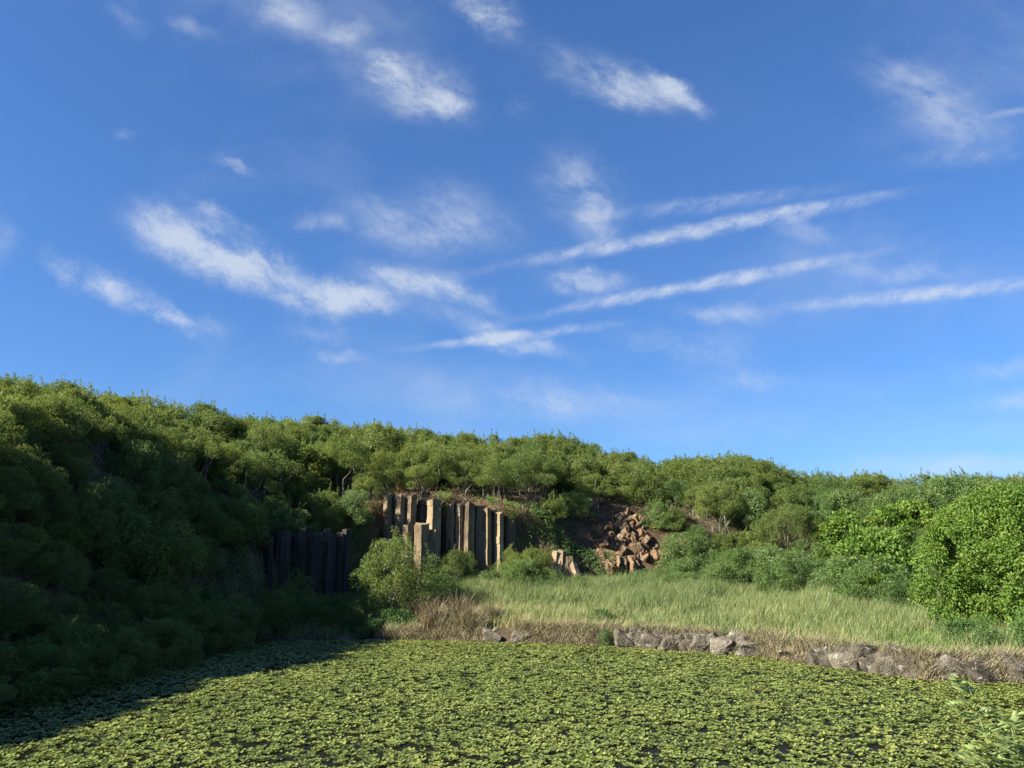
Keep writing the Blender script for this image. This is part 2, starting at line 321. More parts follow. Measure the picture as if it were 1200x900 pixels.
def pond_d(px, py):
    best = np.full(px.shape, 1e9); inside = np.zeros(px.shape, bool); n = len(POND)
    for i in range(n):
        A = POND[i]; B = POND[(i + 1) % n]
        d, t, c = seg_dist(px, py, A, B); best = np.minimum(best, d)
        cond = ((A[1] > py) != (B[1] > py)) & (px < (B[0] - A[0]) * (py - A[1]) / (B[1] - A[1] + 1e-12) + A[0])
        inside ^= cond
    return np.where(inside, -best, best)

def sstep(a, b, x):
    t = np.clip((x - a) / (b - a), 0, 1); return t * t * (3 - 2 * t)

def vnoise(px, py, s, seed=0):
    """cheap smooth value noise"""
    x = px / s + seed * 17.3; y = py / s - seed * 9.1
    xi = np.floor(x); yi = np.floor(y); fx = x - xi; fy = y - yi
    fx = fx * fx * (3 - 2 * fx); fy = fy * fy * (3 - 2 * fy)
    def h(a, b):
        v = np.sin(a * 127.1 + b * 311.7 + seed * 74.7) * 43758.5453; return v - np.floor(v)
    return (h(xi, yi) * (1 - fx) + h(xi + 1, yi) * fx) * (1 - fy) + (h(xi, yi + 1) * (1 - fx) + h(xi + 1, yi + 1) * fx) * fy

def ground(px, py):
    px = np.asarray(px, float); py = np.asarray(py, float)
    dp = pond_d(px, py); d, pos = cliff_d(px, py)
    w = np.zeros(px.shape); hs = np.zeros(px.shape)
    for (hx, hy, hz) in HPTS:
        k = 1.0 / ((px - hx) ** 2 + (py - hy) ** 2 + 4.0) ** 1.6
        w += k; hs += k * hz
    H = hs / w
    step = sstep(-.15, .45, dp) * (.28 + .44 * sstep(-6.5, -3.5, px)) - .05
    terrace = step + .078 * np.clip(dp - .5, 0, 18)
    near = np.minimum(.25 * np.maximum(dp, 0), 3.4)
    k = sstep(26, 13, py)
    base = np.where(dp > -.15, terrace * (1 - k) + near * k, 0)
    base = np.where(dp < .2, np.minimum(base, -.15 - .7 * sstep(0, -3, dp) + sstep(-.15, .2, dp) * .8), base)
    lf = sstep(-12.5, -15.5, px)
    base = base * (1 - lf) + np.minimum(base, .25) * lf
    P = np.zeros(px.shape); ks = [p[0] for p in PROFS]
    vals = np.stack([np.interp(d, PROF_D, p[1]) for p in PROFS])
    for i in range(len(ks) - 1):
        t = np.clip((pos - ks[i]) / (ks[i + 1] - ks[i]), 0, 1); sel = (pos >= ks[i]) & (pos <= ks[i + 1])
        P = np.where(sel, vals[i] * (1 - t) + vals[i + 1] * t, P)
    P = np.where(d > 0, P, 0)
    z = base + (np.maximum(H, base) - base) * P
    z = z + np.where(d > 0, sstep(0, 3, d), 0) * (vnoise(px, py, 5.0, 1) - .5) * .9
    z = z + np.where(dp > .5, 1, 0) * (vnoise(px, py, 1.3, 2) - .5) * .12
    return z
def gz(x, y): return float(ground(np.array([x]), np.array([y]))[0])

def axis_coords(lo, hi, step, far):
    c = list(np.arange(lo, hi + 1e-6, step)); g = step; a = c[0]; left = []
    while a > -far: g *= 1.5; a -= g; left.append(a)
    g = step; b = c[-1]; right = []
    while b < far: g *= 1.5; b += g; right.append(b)
    return np.array(left[::-1] + c + right)
gx = axis_coords(-48, 64, .5, 2500); gy = axis_coords(-6, 98, .5, 2500)
XX, YY = np.meshgrid(gx, gy); ZZ = ground(XX.ravel(), YY.ravel())
V = np.stack([XX.ravel(), YY.ravel(), ZZ], 1); nx = len(gx)
ii, jj = np.meshgrid(np.arange(len(gy) - 1), np.arange(nx - 1), indexing='ij'); b0 = (ii * nx + jj).ravel()
dC, posC = cliff_d(XX.ravel(), YY.ravel())
def blob(x, y, rx, ry): return np.exp(-(((XX.ravel() - x) / rx) ** 2 + ((YY.ravel() - y) / ry) ** 2))
redness = np.clip(1.2 * blob(-9.5, 62.5, 3.5, 3) + .7 * blob(-4, 64, 5, 2.2) + .7 * blob(9.3, 65.5, 2.6, 3.5) + .35 * blob(5, 63, 2.5, 2), 0, .8)
terr = link('terrain', mesh_from('terrain', V, [np.stack([b0, b0 + 1, b0 + nx + 1, b0 + nx], 1)], terrain_material(), True, {'redness': redness}))
tag(terr, 'brown soil of the quarry floor, slopes and plateau', kind='structure')

wv = np.concatenate([POND + np.sign(POND - POND.mean(0)) * 1.6]); wv = np.concatenate([wv, np.zeros((len(wv), 1))], 1)
wb = bmesh.new(); wb.faces.new([wb.verts.new(v) for v in wv]); bmesh.ops.triangulate(wb, faces=wb.faces[:])
wme = bpy.data.meshes.new('pond'); wb.to_mesh(wme); wb.free(); wme.materials.append(water_material())
tag(link('pond', wme), 'dark still pond water under a carpet of floating leaves', kind='structure')

# ------------------------------------------------------------------ basalt columns
def column_mesh(h, r, seed, broken=0.0, sides=5):
    """faceted prism of stacked drums with chipped joints"""
    rn = np.random.default_rng(seed); g = Geo()
    ang = np.sort((np.arange(sides) + rn.uniform(-.18, .18, sides)) * 2 * math.pi / sides); rr = r * rn.uniform(.9, 1.1, sides)
    z = -.6; zs = []
    while z < h: zs.append(z); z += rn.uniform(.3, .9)
    zs.append(h); off = np.zeros(2); rings = []
    for i in range(len(zs) - 1):
        off = off * .6 + rn.normal(0, .012, 2); s = rn.uniform(.985, 1.015) * (1.0 - .05 * max(0, zs[i]) / max(h, 1))
        tilt = rn.normal(0, .05, 2)
        for e, zz in ((0, zs[i]), (1, zs[i + 1] - .03)):
            q = rr * s * (1 + rn.normal(0, .012, sides))
            top = 0
            if i == len(zs) - 2 and e == 1: top = rn.uniform(-.18, .1, sides) - broken * rn.uniform(0, .5, sides)
            rings.append(np.stack([off[0] + q * np.cos(ang), off[1] + q * np.sin(ang), np.full(sides, zz) + top], 1))
        if i < len(zs) - 2:                                  # groove at the joint
            q = rr * s * .965
            rings.append(np.stack([off[0] + q * np.cos(ang), off[1] + q * np.sin(ang), np.full(sides, zs[i + 1] - .015)], 1))
    f = [[i * sides + j, i * sides + (j + 1) % sides, (i + 1) * sides + (j + 1) % sides, (i + 1) * sides + j] for i in range(len(rings) - 1) for j in range(sides)]
    g.add(np.concatenate(rings), f)
    t = rings[-1]; c = t.mean(0) + np.array([0, 0, .1])
    g.add(np.concatenate([t, [c]]), [[j, (j + 1) % sides, sides] for j in range(sides)])
    return g

def column(x, y, zb, zt, r, seed, mat, label, group, broken=0.0, tilt=(0, 0), rot=0.0):
    me = column_mesh(zt - zb, r, seed, broken).mesh('basalt_column', mat)
    o = link('basalt_column', me, None, (x, y, zb), (tilt[0], tilt[1], rot))
    return tag(o, label, 'basalt column', group)

G1 = 'sunlit basalt columns in the middle of the cliff'
# x, y, bottom, top, radius, rotation, label
sunlit = [
    (-9.5, 60.0, 2.0, 9.20, .34, .2, 'thin tan basalt column at the far left end of the sunlit columns'),
    (-8.6, 60.15, 2.0, 9.18, .44, .35, 'narrow tan basalt column, second from the left of the sunlit columns'),
    (-7.75, 60.2, 2.0, 9.12, .50, .30, 'smooth tan basalt column reaching the red soil, left of the wide dark recess'),
    (-6.95, 61.25, 2.0, 8.95, .72, .1, 'set-back dark basalt column in the wide recess beside the thickest column'),
    (-5.95, 60.35, 2.0, 8.80, .66, .32, 'thickest sunlit basalt column, pale with an orange rusty top'),
    (-5.2, 61.5, 2.0, 8.65, .62, .0, 'shaded basalt column set back right of the thickest column'),
    (-4.75, 60.75, 2.0, 8.60, .36, .3, 'slim sunlit basalt column right of the thickest column'),
    (-4.1, 60.85, 2.0, 8.50, .38, .4, 'chipped sunlit basalt column between the slim one and the brightest one'),
    (-3.3, 60.75, 2.0, 8.55, .46, .25, 'brightest cream basalt column with crumbling top and many joints'),
    (-2.65, 61.4, 2.0, 8.40, .62, .1, 'grey basalt column touching the right side of the brightest column'),
    (-1.95, 61.15, 2.0, 8.15, .40, .3, 'narrow reddish basalt column right of the brightest column'),
    (-1.4, 61.9, 2.0, 8.0, .60, .0, 'dark set-back basalt column between the two rightmost slim columns'),
    (-1.0, 61.35, 2.0, 7.9, .38, .35, 'rightmost standing slim basalt column, half covered by twigs'),
    (-9.2, 61.0, 2.0, 9.1, .55, .1, 'dark basalt column set back between the first two of the sunlit columns'),
    (-8.2, 61.1, 2.0, 9.1, .55, .1, 'dark basalt column set back left of the smooth tan column'),
    (-4.4, 61.6, 2.0, 8.5, .5, .1, 'dark basalt column set back between the slim and the chipped column'),
    (-3.7, 61.7, 2.0, 8.5, .5, .1, 'dark basalt column set back left of the brightest column'),
    (-.3, 62.1, 2.0, 7.5, .62, .1, 'dark basalt column in shade under the overhanging shrubs')]
for i, (x, y, zb, zt, r, rot, lab) in enumerate(sunlit):
    shade = lab.startswith(('dark', 'shaded', 'grey', 'set-back'))  # set-back columns take the basalt with shade painted into its colour
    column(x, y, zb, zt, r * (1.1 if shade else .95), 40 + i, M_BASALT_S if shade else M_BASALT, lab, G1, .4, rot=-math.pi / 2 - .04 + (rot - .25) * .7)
G2 = 'short broken columns in front of the sunlit columns'
for i, (x, y, zt, r, lab) in enumerate([
    (-7.75, 58.8, 6.75, .50, 'short broken basalt column with a flat top, leftmost in front of the sunlit columns'),
    (-6.75, 58.7, 6.95, .62, 'short broken basalt column with a rounded brown top in front of the wide recess'),
    (-5.95, 59.1, 6.45, .55, 'lower broken basalt column leaning on the thickest column')]):
    column(x, y, 1.6, zt, r, 70 + i, M_BASALT, lab, G2, .5, rot=-1.5 + i * .15)
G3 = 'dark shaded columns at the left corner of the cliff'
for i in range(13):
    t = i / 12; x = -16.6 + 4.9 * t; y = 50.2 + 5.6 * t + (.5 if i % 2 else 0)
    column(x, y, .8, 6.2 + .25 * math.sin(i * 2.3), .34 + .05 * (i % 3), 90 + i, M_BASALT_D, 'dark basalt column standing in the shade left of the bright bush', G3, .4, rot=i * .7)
G4 = 'low leaning columns right of the standing columns'
for i, (x, y, zt, r, tl) in enumerate([(2.9, 61.2, 4.9, .30, -.10), (3.5, 61.0, 5.1, .34, -.16), (4.1, 60.9, 4.8, .30, -.22), (4.8, 60.8, 4.7, .34, -.28), (5.4, 60.7, 4.2, .30, -.34)]):
    lab = ['leftmost low leaning basalt column, narrow and tan', 'low leaning basalt column, tallest of the five right of the cliff columns', 'middle one of five low leaning basalt columns',
           'low leaning basalt column second from the rubble patch', 'most tilted low basalt column nearest the rusty rubble patch'][i]
    column(x, y, 1.4, zt, r, 120 + i, M_BASALT, lab, G4, .5, tilt=(-.16, tl), rot=-1.5 + i * .3)

# ------------------------------------------------------------------ rocks
def rock_mesh(name, size, seed, mat, npts=16, sub=2, rough=.06, boxy=.6):
    rn = random.Random(seed); bm = bmesh.new()
    for _ in range(npts):
        v = Vector((rn.uniform(-1, 1), rn.uniform(-1, 1), rn.uniform(-1, 1)))
        m = max(abs(v.x), abs(v.y), abs(v.z)); n = v.length
        v = v * (boxy / m + (1 - boxy) / n)
        bm.verts.new((v.x * size[0], v.y * size[1], v.z * size[2]))
    r = bmesh.ops.convex_hull(bm, input=bm.verts[:])
    for v in [v for v in bm.verts if not v.link_faces]: bm.verts.remove(v)
    s = min(size)
    bmesh.ops.bevel(bm, geom=bm.edges[:], offset=s * .10, segments=1, affect='EDGES')
    bmesh.ops.triangulate(bm, faces=bm.faces[:])
    bmesh.ops.subdivide_edges(bm, edges=bm.edges[:], cuts=sub, use_grid_fill=True)
    for v in bm.verts:
        p = Vector(v.co) * (1.6 / s) + Vector((seed * 3.1, 0, 0))
        k = noise.fractal(p, 1.0, 2.0, 4) * rough * s * 2
        v.co += v.co.normalized() * k
    me = bpy.data.meshes.new(name); bm.to_mesh(me); bm.free(); me.materials.append(mat)
    return me

# rocks along the pond edge: x, y (waterline), half sizes, lift, label
bank = [
    (-.95, 44.3, .52, .45, .58, 'square grey rock at the water, left one of the isolated pair'),
    (.45, 44.0, .52, .45, .55, 'square grey rock at the water, right one of the isolated pair'),
    (6.0, 42.1, .55, .5, .62, 'brown block at the left end of the long rock row, next to the dark hollow'),
    (7.1, 41.5, .55, .5, .62, 'upright pale block with a dark crack on its left side'),
    (8.15, 40.9, .62, .5, .55, 'broad low block with white stains in the long rock row'),
    (9.3, 40.2, .62, .55, .60, 'grey angular block in the middle of the long rock row'),
    (10.4, 39.4, .60, .55, .55, 'white-streaked block below the dark overhanging ledge'),
    (11.4, 38.6, .65, .5, .5, 'flat-topped grey block at the right end of the long rock row'),
    (12.6, 37.0, .40, .35, .36, 'small brown stone half hidden in dry grass between the rock rows'),
    (14.35, 34.75, .75, .55, .55, 'large rough brown boulder at the left end of the right-hand bank'),
    (15.2, 33.4, .62, .5, .55, 'wide pitted boulder beside the large rough one on the right-hand bank'),
    (15.75, 32.6, .42, .38, .42, 'knobbly stone under the dark grey block on the bank'),
    (15.9, 33.3, .40, .36, .30, 'dark grey block lying on top of the right-hand bank'),
    (16.6, 32.05, .6, .45, .42, 'low cracked boulder covered with dry stems'),
    (18.05, 31.35, .85, .55, .52, 'rounded light grey boulder at the waterline left of the tall block'),
    (19.35, 31.3, .45, .5, .80, 'tall upright grey block beside the dark gap at the bank'),
    (20.6, 31.1, .42, .5, .85, 'column-like brown block right of the dark gap at the bank'),
    (13.55, 35.7, .5, .45, .5, 'weathered brown stone left of the large rough boulder on the right-hand bank'),
    (14.7, 34.0, .45, .4, .75, 'steep brown stone squeezed between the rough and the pitted boulder'),
    (17.2, 31.7, .5, .4, .62, 'brown cracked stone behind the light grey rounded boulder'),
    (8.7, 41.1, .4, .45, .85, 'tall dark block standing behind the white-stained block'),
    (6.55, 42.2, .4, .45, .75, 'dark split stone between the first two blocks of the long rock row'),
    (9.9, 40.1, .4, .45, .8, 'brown block behind the middle of the long rock row'),
    (10.95, 39.4, .4, .4, .78, 'dark ledge stone above the white-streaked block'),
    (21.5, 31.0, .5, .5, .8, 'squared brown block at the far right end of the bank')]
for i, (x, y, sx, sy, sz, lab) in enumerate(bank):
    zc = sz * .55 + (.75 if 'on top' in lab else 0)
    o = link('bank_rock', rock_mesh('bank_rock', (sx * 1.22, sy * 1.1, sz * .88), 200 + i, M_GREY, npts=13, sub=3, rough=.055, boxy=.95), None, (x, y, zc), (0, 0, random.uniform(-.4, .4)))
    tag(o, lab, 'rock', 'rocks along the pond bank')
fill_mesh = [rock_mesh('bank_rock', (.46, .36, .40), 260 + k, M_GREY, npts=12, sub=3, rough=.055, boxy=.95) for k in range(6)]
for (p0, p1, n, lab) in (((5.7, 42.3), (11.6, 38.4), 17, 'small grey filler stone wedged between the blocks of the long rock row'),
                         ((13.2, 36.0), (16.0, 31.7), 11, 'small brown filler stone packed between the boulders of the right-hand bank'),
                         ((16.2, 31.75), (22.5, 30.7), 13, 'small filler stone between rounded boulder and tall blocks at the right end')):
    for k in range(n):
        t = (k + rng.uniform(.1, .9)) / n; x = p0[0] + (p1[0] - p0[0]) * t; y = p0[1] + (p1[1] - p0[1]) * t; hi = k % 2
        sc_ = rng.uniform(.75, 1.25)
        o = link('bank_rock', fill_mesh[k % 6], None, (x + .12 * hi, y + rng.uniform(.05, .2) + .18 * hi, .20 + .33 * hi + rng.uniform(-.06, .06)), (rng.normal() * .12, rng.normal() * .12, rng.uniform(-.5, .5) + 3.14 * (k % 2)), (sc_ * 1.2, sc_, sc_))
        tag(o, lab, 'rock', 'filler stones: ' + lab[lab.index('between'):])
# rusty rubble on the cliff slope
rub = 0
meshes = [rock_mesh('rubble_rock', (.55, .45, .42), 300 + k, M_RED, npts=10, sub=2, rough=.045, boxy=.8) for k in range(10)]
for k in range(300):
    px_ = rng.uniform(6.6, 12.6); py_ = rng.uniform(62.8, 69)
    zz = gz(px_, py_)
    hgt = (zz - 3.2) / 4.8
    if not (0 <= hgt <= 1) or abs(px_ - 9.6) > 2.9 - 1.6 * hgt: continue
    s = rng.uniform(.35, 1.2) * (1.15 - .3 * hgt)
    o = link('rubble_rock', meshes[k % 10], None, (px_, py_, zz - .02), tuple(rng.uniform(0, 6, 3)), (s, s, s))
    lv = 'lower' if hgt < .34 else ('middle' if hgt < .67 else 'upper')
    sz_ = 'large' if s > 1.0 else ('medium' if s > .7 else 'small')
    tag(o, f'{sz_} rusty brown rock in the {lv} part of the rubble patch', 'rock', 'rusty rubble rocks on the cliff slope')

# ------------------------------------------------------------------ shrubs and trees
def make_tufts(rn, rx, h, n, base=.25, rt=(.36, .62), inner=.25):
    """tuft centres over a dome from base*h to h"""
    P = []
    while len(P) < n:
        d = rn.normal(size=3); d /= np.linalg.norm(d)
        if d[2] < -.25: continue
        k = 1.0 if rn.random() > inner else rn.uniform(.4, .8)
        lump = 1 + .22 * math.sin(3 * math.atan2(d[1], d[0]) + rn.uniform(-.3, .3) + h) 
        zz = base * h + (h - base * h) * (d[2] * .8 + .2) * k
        P.append((d[0] * rx * k * lump, d[1] * rx * k * lump, max(zz, base * h * .6)))
    P = np.array(P); R = rn.uniform(rt[0], rt[1], n)
    return P, R

def crown_geo(rn, P, R, per, ln, wd, droop=.15, fold=0.0, sprigs=8, flat=.8):
    g = Geo()
    for c, r in zip(P, R):
        n = int(per * (r / .5) ** 2); d = unit(rn.normal(size=(n, 3)) + np.array([0, 0, .35]))
        k = rn.uniform(.25, 1, n) ** .5
        p = c + d * np.array([1, 1, flat]) * (r * k)[:, None]
        ax = unit(d * .8 + rn.normal(size=(n, 3)) * .55 + np.array([0, 0, .1 - droop]))
        nr = d * .65 + np.array([0, 0, .6]) + rn.normal(size=(n, 3)) * .36
        g.leaves(p, ax, nr, ln * rn.uniform(.6, 1.25, n), wd * rn.uniform(.7, 1.2, n), np.full(n, rn.random()), fold)
    zt = P[:, 2].max()
    top = P[P[:, 2] > zt * .65]
    for _ in range(sprigs):
        c = top[rn.integers(len(top))] + np.array([0, 0, .25]); L_ = rn.uniform(.35, .8); dr = unit(np.array([rn.normal() * .35, rn.normal() * .35, 1.0]))
        n = int(per * .22); t = rn.uniform(0, 1, n); p = c + dr * (t * L_)[:, None]
        ax = unit(rn.normal(size=(n, 3)) + dr * .6); p = p + ax * .02
        g.leaves(p, ax, rn.normal(size=(n, 3)) * .5 + np.array([0, 0, 1.]), ln * rn.uniform(.6, 1.1, n) * (1 - .4 * t), wd * .9, np.full(n, rn.random()), fold)
    return g

def trunk_geo(rn, P, n_main, r0, spread=.35, branches=2):
    g = Geo(); idx = rn.permutation(len(P))[:n_main]
    for i in idx:
        e = P[i] * np.array([.95, .95, .97]); b = np.array([rn.normal() * spread * .35, rn.normal() * spread * .35, -.25])
        m1 = b * .6 + e * .4 + np.array([rn.normal() * .12, rn.normal() * .12, .25]); m2 = b * .25 + e * .75 + rn.normal(size=3) * .12
        g.tube([b, m1, m2, e], r0 * rn.uniform(.7, 1.15), r0 * .25)
        for _ in range(branches):
            j = rn.integers(len(P)); q = P[j]
            if np.linalg.norm(q - m1) < 1.3 and q[2] > m1[2]: g.tube([m1, (m1 + q) / 2 + rn.normal(size=3) * .1, q], r0 * .45, r0 * .12, 4)
    return g

FORMS = {}
def add_form(key, crown, trunk): FORMS.setdefault(key, []).append((crown, trunk))
for k in range(5):      # feathery shrubs seen at middle and far distance
    rn = np.random.default_rng(500 + k); P, R = make_tufts(rn, 1.5, 2.8, 60, .14, rt=(.26, .58), inner=.35)
    add_form('feather', crown_geo(rn, P, R, 300, .15, .048, sprigs=12).mesh('crown', M_FEATHER), trunk_geo(rn, P, 7, .045).mesh('trunk', M_BARK_D))
for k in range(4):      # same kind close by: finer leaves
    rn = np.random.default_rng(520 + k); P, R = make_tufts(rn, 1.6, 2.9, 80, .08, rt=(.24, .56), inner=.35)
    add_form('feather_near', crown_geo(rn, P, R, 420, .12, .036, sprigs=10).mesh('crown', M_FEATHER), trunk_geo(rn, P, 7, .045).mesh('trunk', M_BARK_D))
for k in range(4):      # leggy shrubs with bare pale stems under a raised crown
    rn = np.random.default_rng(540 + k); P, R = make_tufts(rn, 1.6, 3.3, 48, .46, rt=(.24, .56), inner=.15)
    add_form('leggy', crown_geo(rn, P, R, 460, .115, .034, sprigs=12).mesh('crown', M_FEATHER), trunk_geo(rn, P, 11, .04, .8, 2).mesh('trunk', M_BARK))
for k in range(3):
    rn = np.random.default_rng(560 + k); P, R = make_tufts(rn, 1.6, 2.6, 60, .10, rt=(.26, .58), inner=.3)
    add_form('fresh', crown_geo(rn, P, R, 320, .14, .044, sprigs=9).mesh('crown', M_FEATHER_R), trunk_geo(rn, P, 7, .045).mesh('trunk', M_BARK_D))
for k in range(2):
    rn = np.random.default_rng(570 + k); P, R = make_tufts(rn, 1.5, 2.6, 44, .12)
    add_form('broad', crown_geo(rn, P, R, 110, .19, .125, fold=.15, sprigs=4).mesh('crown', M_BROAD), trunk_geo(rn, P, 7, .05).mesh('trunk', M_BARK_D))
rn = np.random.default_rng(595); P, R = make_tufts(rn, 1.6, 2.75, 92, .28, rt=(.20, .50), inner=.35)
add_form('lone', crown_geo(rn, P, R, 420, .10, .032, sprigs=12).mesh('crown', M_FEATHER), trunk_geo(rn, P, 12, .035, .7, 3).mesh('trunk', M_BARK))
for k in range(3):
    rn = np.random.default_rng(580 + k); P, R = make_tufts(rn, 1.3, 1.5, 40, .12, rt=(.3, .5))
    add_form('low', crown_geo(rn, P, R, 190, .16, .05, sprigs=5).mesh('crown', M_DARK), trunk_geo(rn, P, 6, .03).mesh('trunk', M_BARK_D))

def shrub(form, k, x, y, z, s, label, group, cat='shrub', name='shrub', rz=None, lean=(0, 0), sz=None):
    c, t = FORMS[form][k % len(FORMS[form])]
    u = rng.uniform(.86, 1.18)
    r = link(name, None, None, (x, y, z), (lean[0], lean[1], rng.uniform(0, 6.28) if rz is None else rz), (s * u, s / u, sz or s))
    r.empty_display_size = .2
    tag(r, label, cat, group)
    link('crown', c, r); link('trunk', t, r)
    return r

# Poisson-like scatter over the slopes
cand = np.stack([rng.uniform(-52, 62, 26000), rng.uniform(4, 96, 26000)], 1)
cd, cpos = cliff_d(cand[:, 0], cand[:, 1])
ok = (cd > .15) & (cd < 24); cand, cd, cpos = cand[ok], cd[ok], cpos[ok]
pts = []; cell = {}
for (x, y), d, pos in zip(cand, cd, cpos):
    face = 6.6 < pos < 8.95
    if face and d < 1.6: continue
    if 4.4 < pos <= 6.6 and d < 1.1: continue
    if 6.6 < x < 12.4 and y < 69 and abs(x - 9.6) < 2.9 - .35 * max(0, y - 65.0): continue       # rubble patch stays open
    if 5.4 < x < 12.8 and y < 64.0: continue
    sp_ = 2.0 if d < 7 else 1.6
    i, j = int(x // 2.5), int(y // 2.5); bad = False
    for a in (-1, 0, 1):
        for b in (-1, 0, 1):
            for (qx, qy) in cell.get((i + a, j + b), ()):
                if (qx - x) ** 2 + (qy - y) ** 2 < sp_ * sp_: bad = True
    if bad: continue
    cell.setdefault((i, j), []).append((x, y)); pts.append((x, y, d, pos))
pts = np.array(pts); PZ = ground(pts[:, 0], pts[:, 1])

# rough visibility: highest elevation angle already reached along each bearing
az = np.arctan2(pts[:, 0], pts[:, 1]); dist = np.hypot(pts[:, 0], pts[:, 1])
topang = np.arctan2(PZ + 2.9 - 5, dist); infr = (np.abs(np.tan(az)) < .70) & (pts[:, 1] > 10)
order = np.argsort(dist); seen = np.zeros(len(pts)); hor = {}
for i in order:
    bins = [int(round(az[i] / .012)) + k for k in (-1, 0, 1)]
    prev = np.mean([hor.get(b, -9) for b in bins]); seen[i] = (topang[i] - max(prev, topang[i] - 3.2 / dist[i])) if infr[i] else -1
    for b in bins: hor[b] = max(hor.get(b, -9), topang[i] - .25 / dist[i])
score = np.where(infr, seen, -1)
pick = np.argsort(-score)[:282]; pick = pick[score[pick] > .004]
is_ind = np.zeros(len(pts), bool); is_ind[pick] = True
print('shrubs', len(pts), 'individual', is_ind.sum())

def zone(x, y, d, pos, z, i):
    """which kind of shrub grows here, and how one would point at it"""
    a = x / y
    if pos < 3.6:
        if y < 33 and d < 5: return 'feather_near', 'dark feathery shrub at the near left, hanging over the shaded pond edge', 'shrubs over the shaded pond edge'
        if d < 5: return 'feather_near', 'dark feathery shrub on the shaded slope between near left corner and dark columns', 'shrubs on the shaded left slope'
        if d < 9: return 'feather_near', 'green feathery shrub halfway up the left slope, top in sun and lower side in shade', 'shrubs halfway up the left slope'
        return 'feather', 'olive feathery shrub on the sunlit crest at the left end of the skyline', 'shrubs on the left crest'
    if pos < 6.6:
        if d < 5: return 'feather', 'dense green shrub on the ledge above the dark columns', 'shrubs on the ledge above the dark columns'
        if d < 9: return ('leggy', 'leggy shrub with bare pale stems on the slope above the ledge', 'leggy shrubs above the ledge') if i % 2 else ('feather', 'full green shrub on the slope above the ledge', 'full shrubs above the ledge')
        return 'feather', 'olive shrub on the skyline left of the sunlit columns', 'skyline shrubs left of the columns'
    if pos < 10:
        if pos > 9.0 and d < 2.5: return ('leggy' if i % 2 else 'feather'), 'shrub clinging to the shaded cliff between standing columns and rubble', 'shrubs on the cliff right of the columns'
        if d < 5.5: return 'leggy', 'leggy shrub with bare stems overhanging the top of the sunlit columns', 'shrubs overhanging the columns'
        if d < 11: return 'feather', 'yellow-green shrub on the slope just behind the column top', 'shrubs behind the column top'
        return 'feather', 'olive shrub on the skyline straight above the sunlit columns', 'skyline shrubs above the columns'
    if pos < 12:
        if d < 6: return 'leggy' if i % 4 == 0 else ('fresh' if i % 2 else 'feather'), 'shrub beside the rusty rubble patch on the cliff', 'shrubs around the rubble patch'
        if d < 12: return 'feather', 'yellow-green shrub on the slope above the rubble patch', 'shrubs above the rubble patch'
        return 'feather', 'olive shrub on the skyline above the rubble patch', 'skyline shrubs above the rubble'
    if d < 6: return ('fresh', 'fresh green feathery shrub at the foot of the right-hand slope behind the grass', 'shrubs at the foot of the right slope') if i % 5 else ('broad', 'bright round-leaved shrub among feathery ones at the foot of the right slope', 'round-leaved shrubs on the right slope')
    if d < 12: return 'fresh', 'green feathery shrub halfway up the right-hand slope', 'shrubs halfway up the right slope'
    return 'feather', 'grey-green shrub on the low skyline at the right', 'skyline shrubs at the right'

rest = []
for i in range(len(pts)):
    x, y, d, pos = pts[i]; z = PZ[i] - .1
    s = rng.choice([rng.uniform(.68, .95), rng.uniform(.9, 1.15), rng.uniform(1.1, 1.38)], p=[.35, .45, .20])
    if pos < 3.4 and d < 6.5: s = min(s, .92)
    if d > 8: s = min(s, 1.15)
    if pos > 13 and d > 10: s *= .95
    if 6.6 < pos < 9.8 and d < 4: s *= .92
    if not is_ind[i]: rest.append((x, y, z, s)); continue
    form, lab, grp = zone(x, y, d, pos, z, i)
    if form == 'feather' and i % 6 == 0: form = 'fresh'
    shrub(form, int(rng.integers(9)), x, y, z, s, lab, grp, lean=(rng.normal() * .06, rng.normal() * .06), sz=s * (rng.uniform(.72, .88) if pos < 3.4 and d < 6.5 else rng.uniform(.9, 1.12) if d < 8 else rng.uniform(.78, .98)))

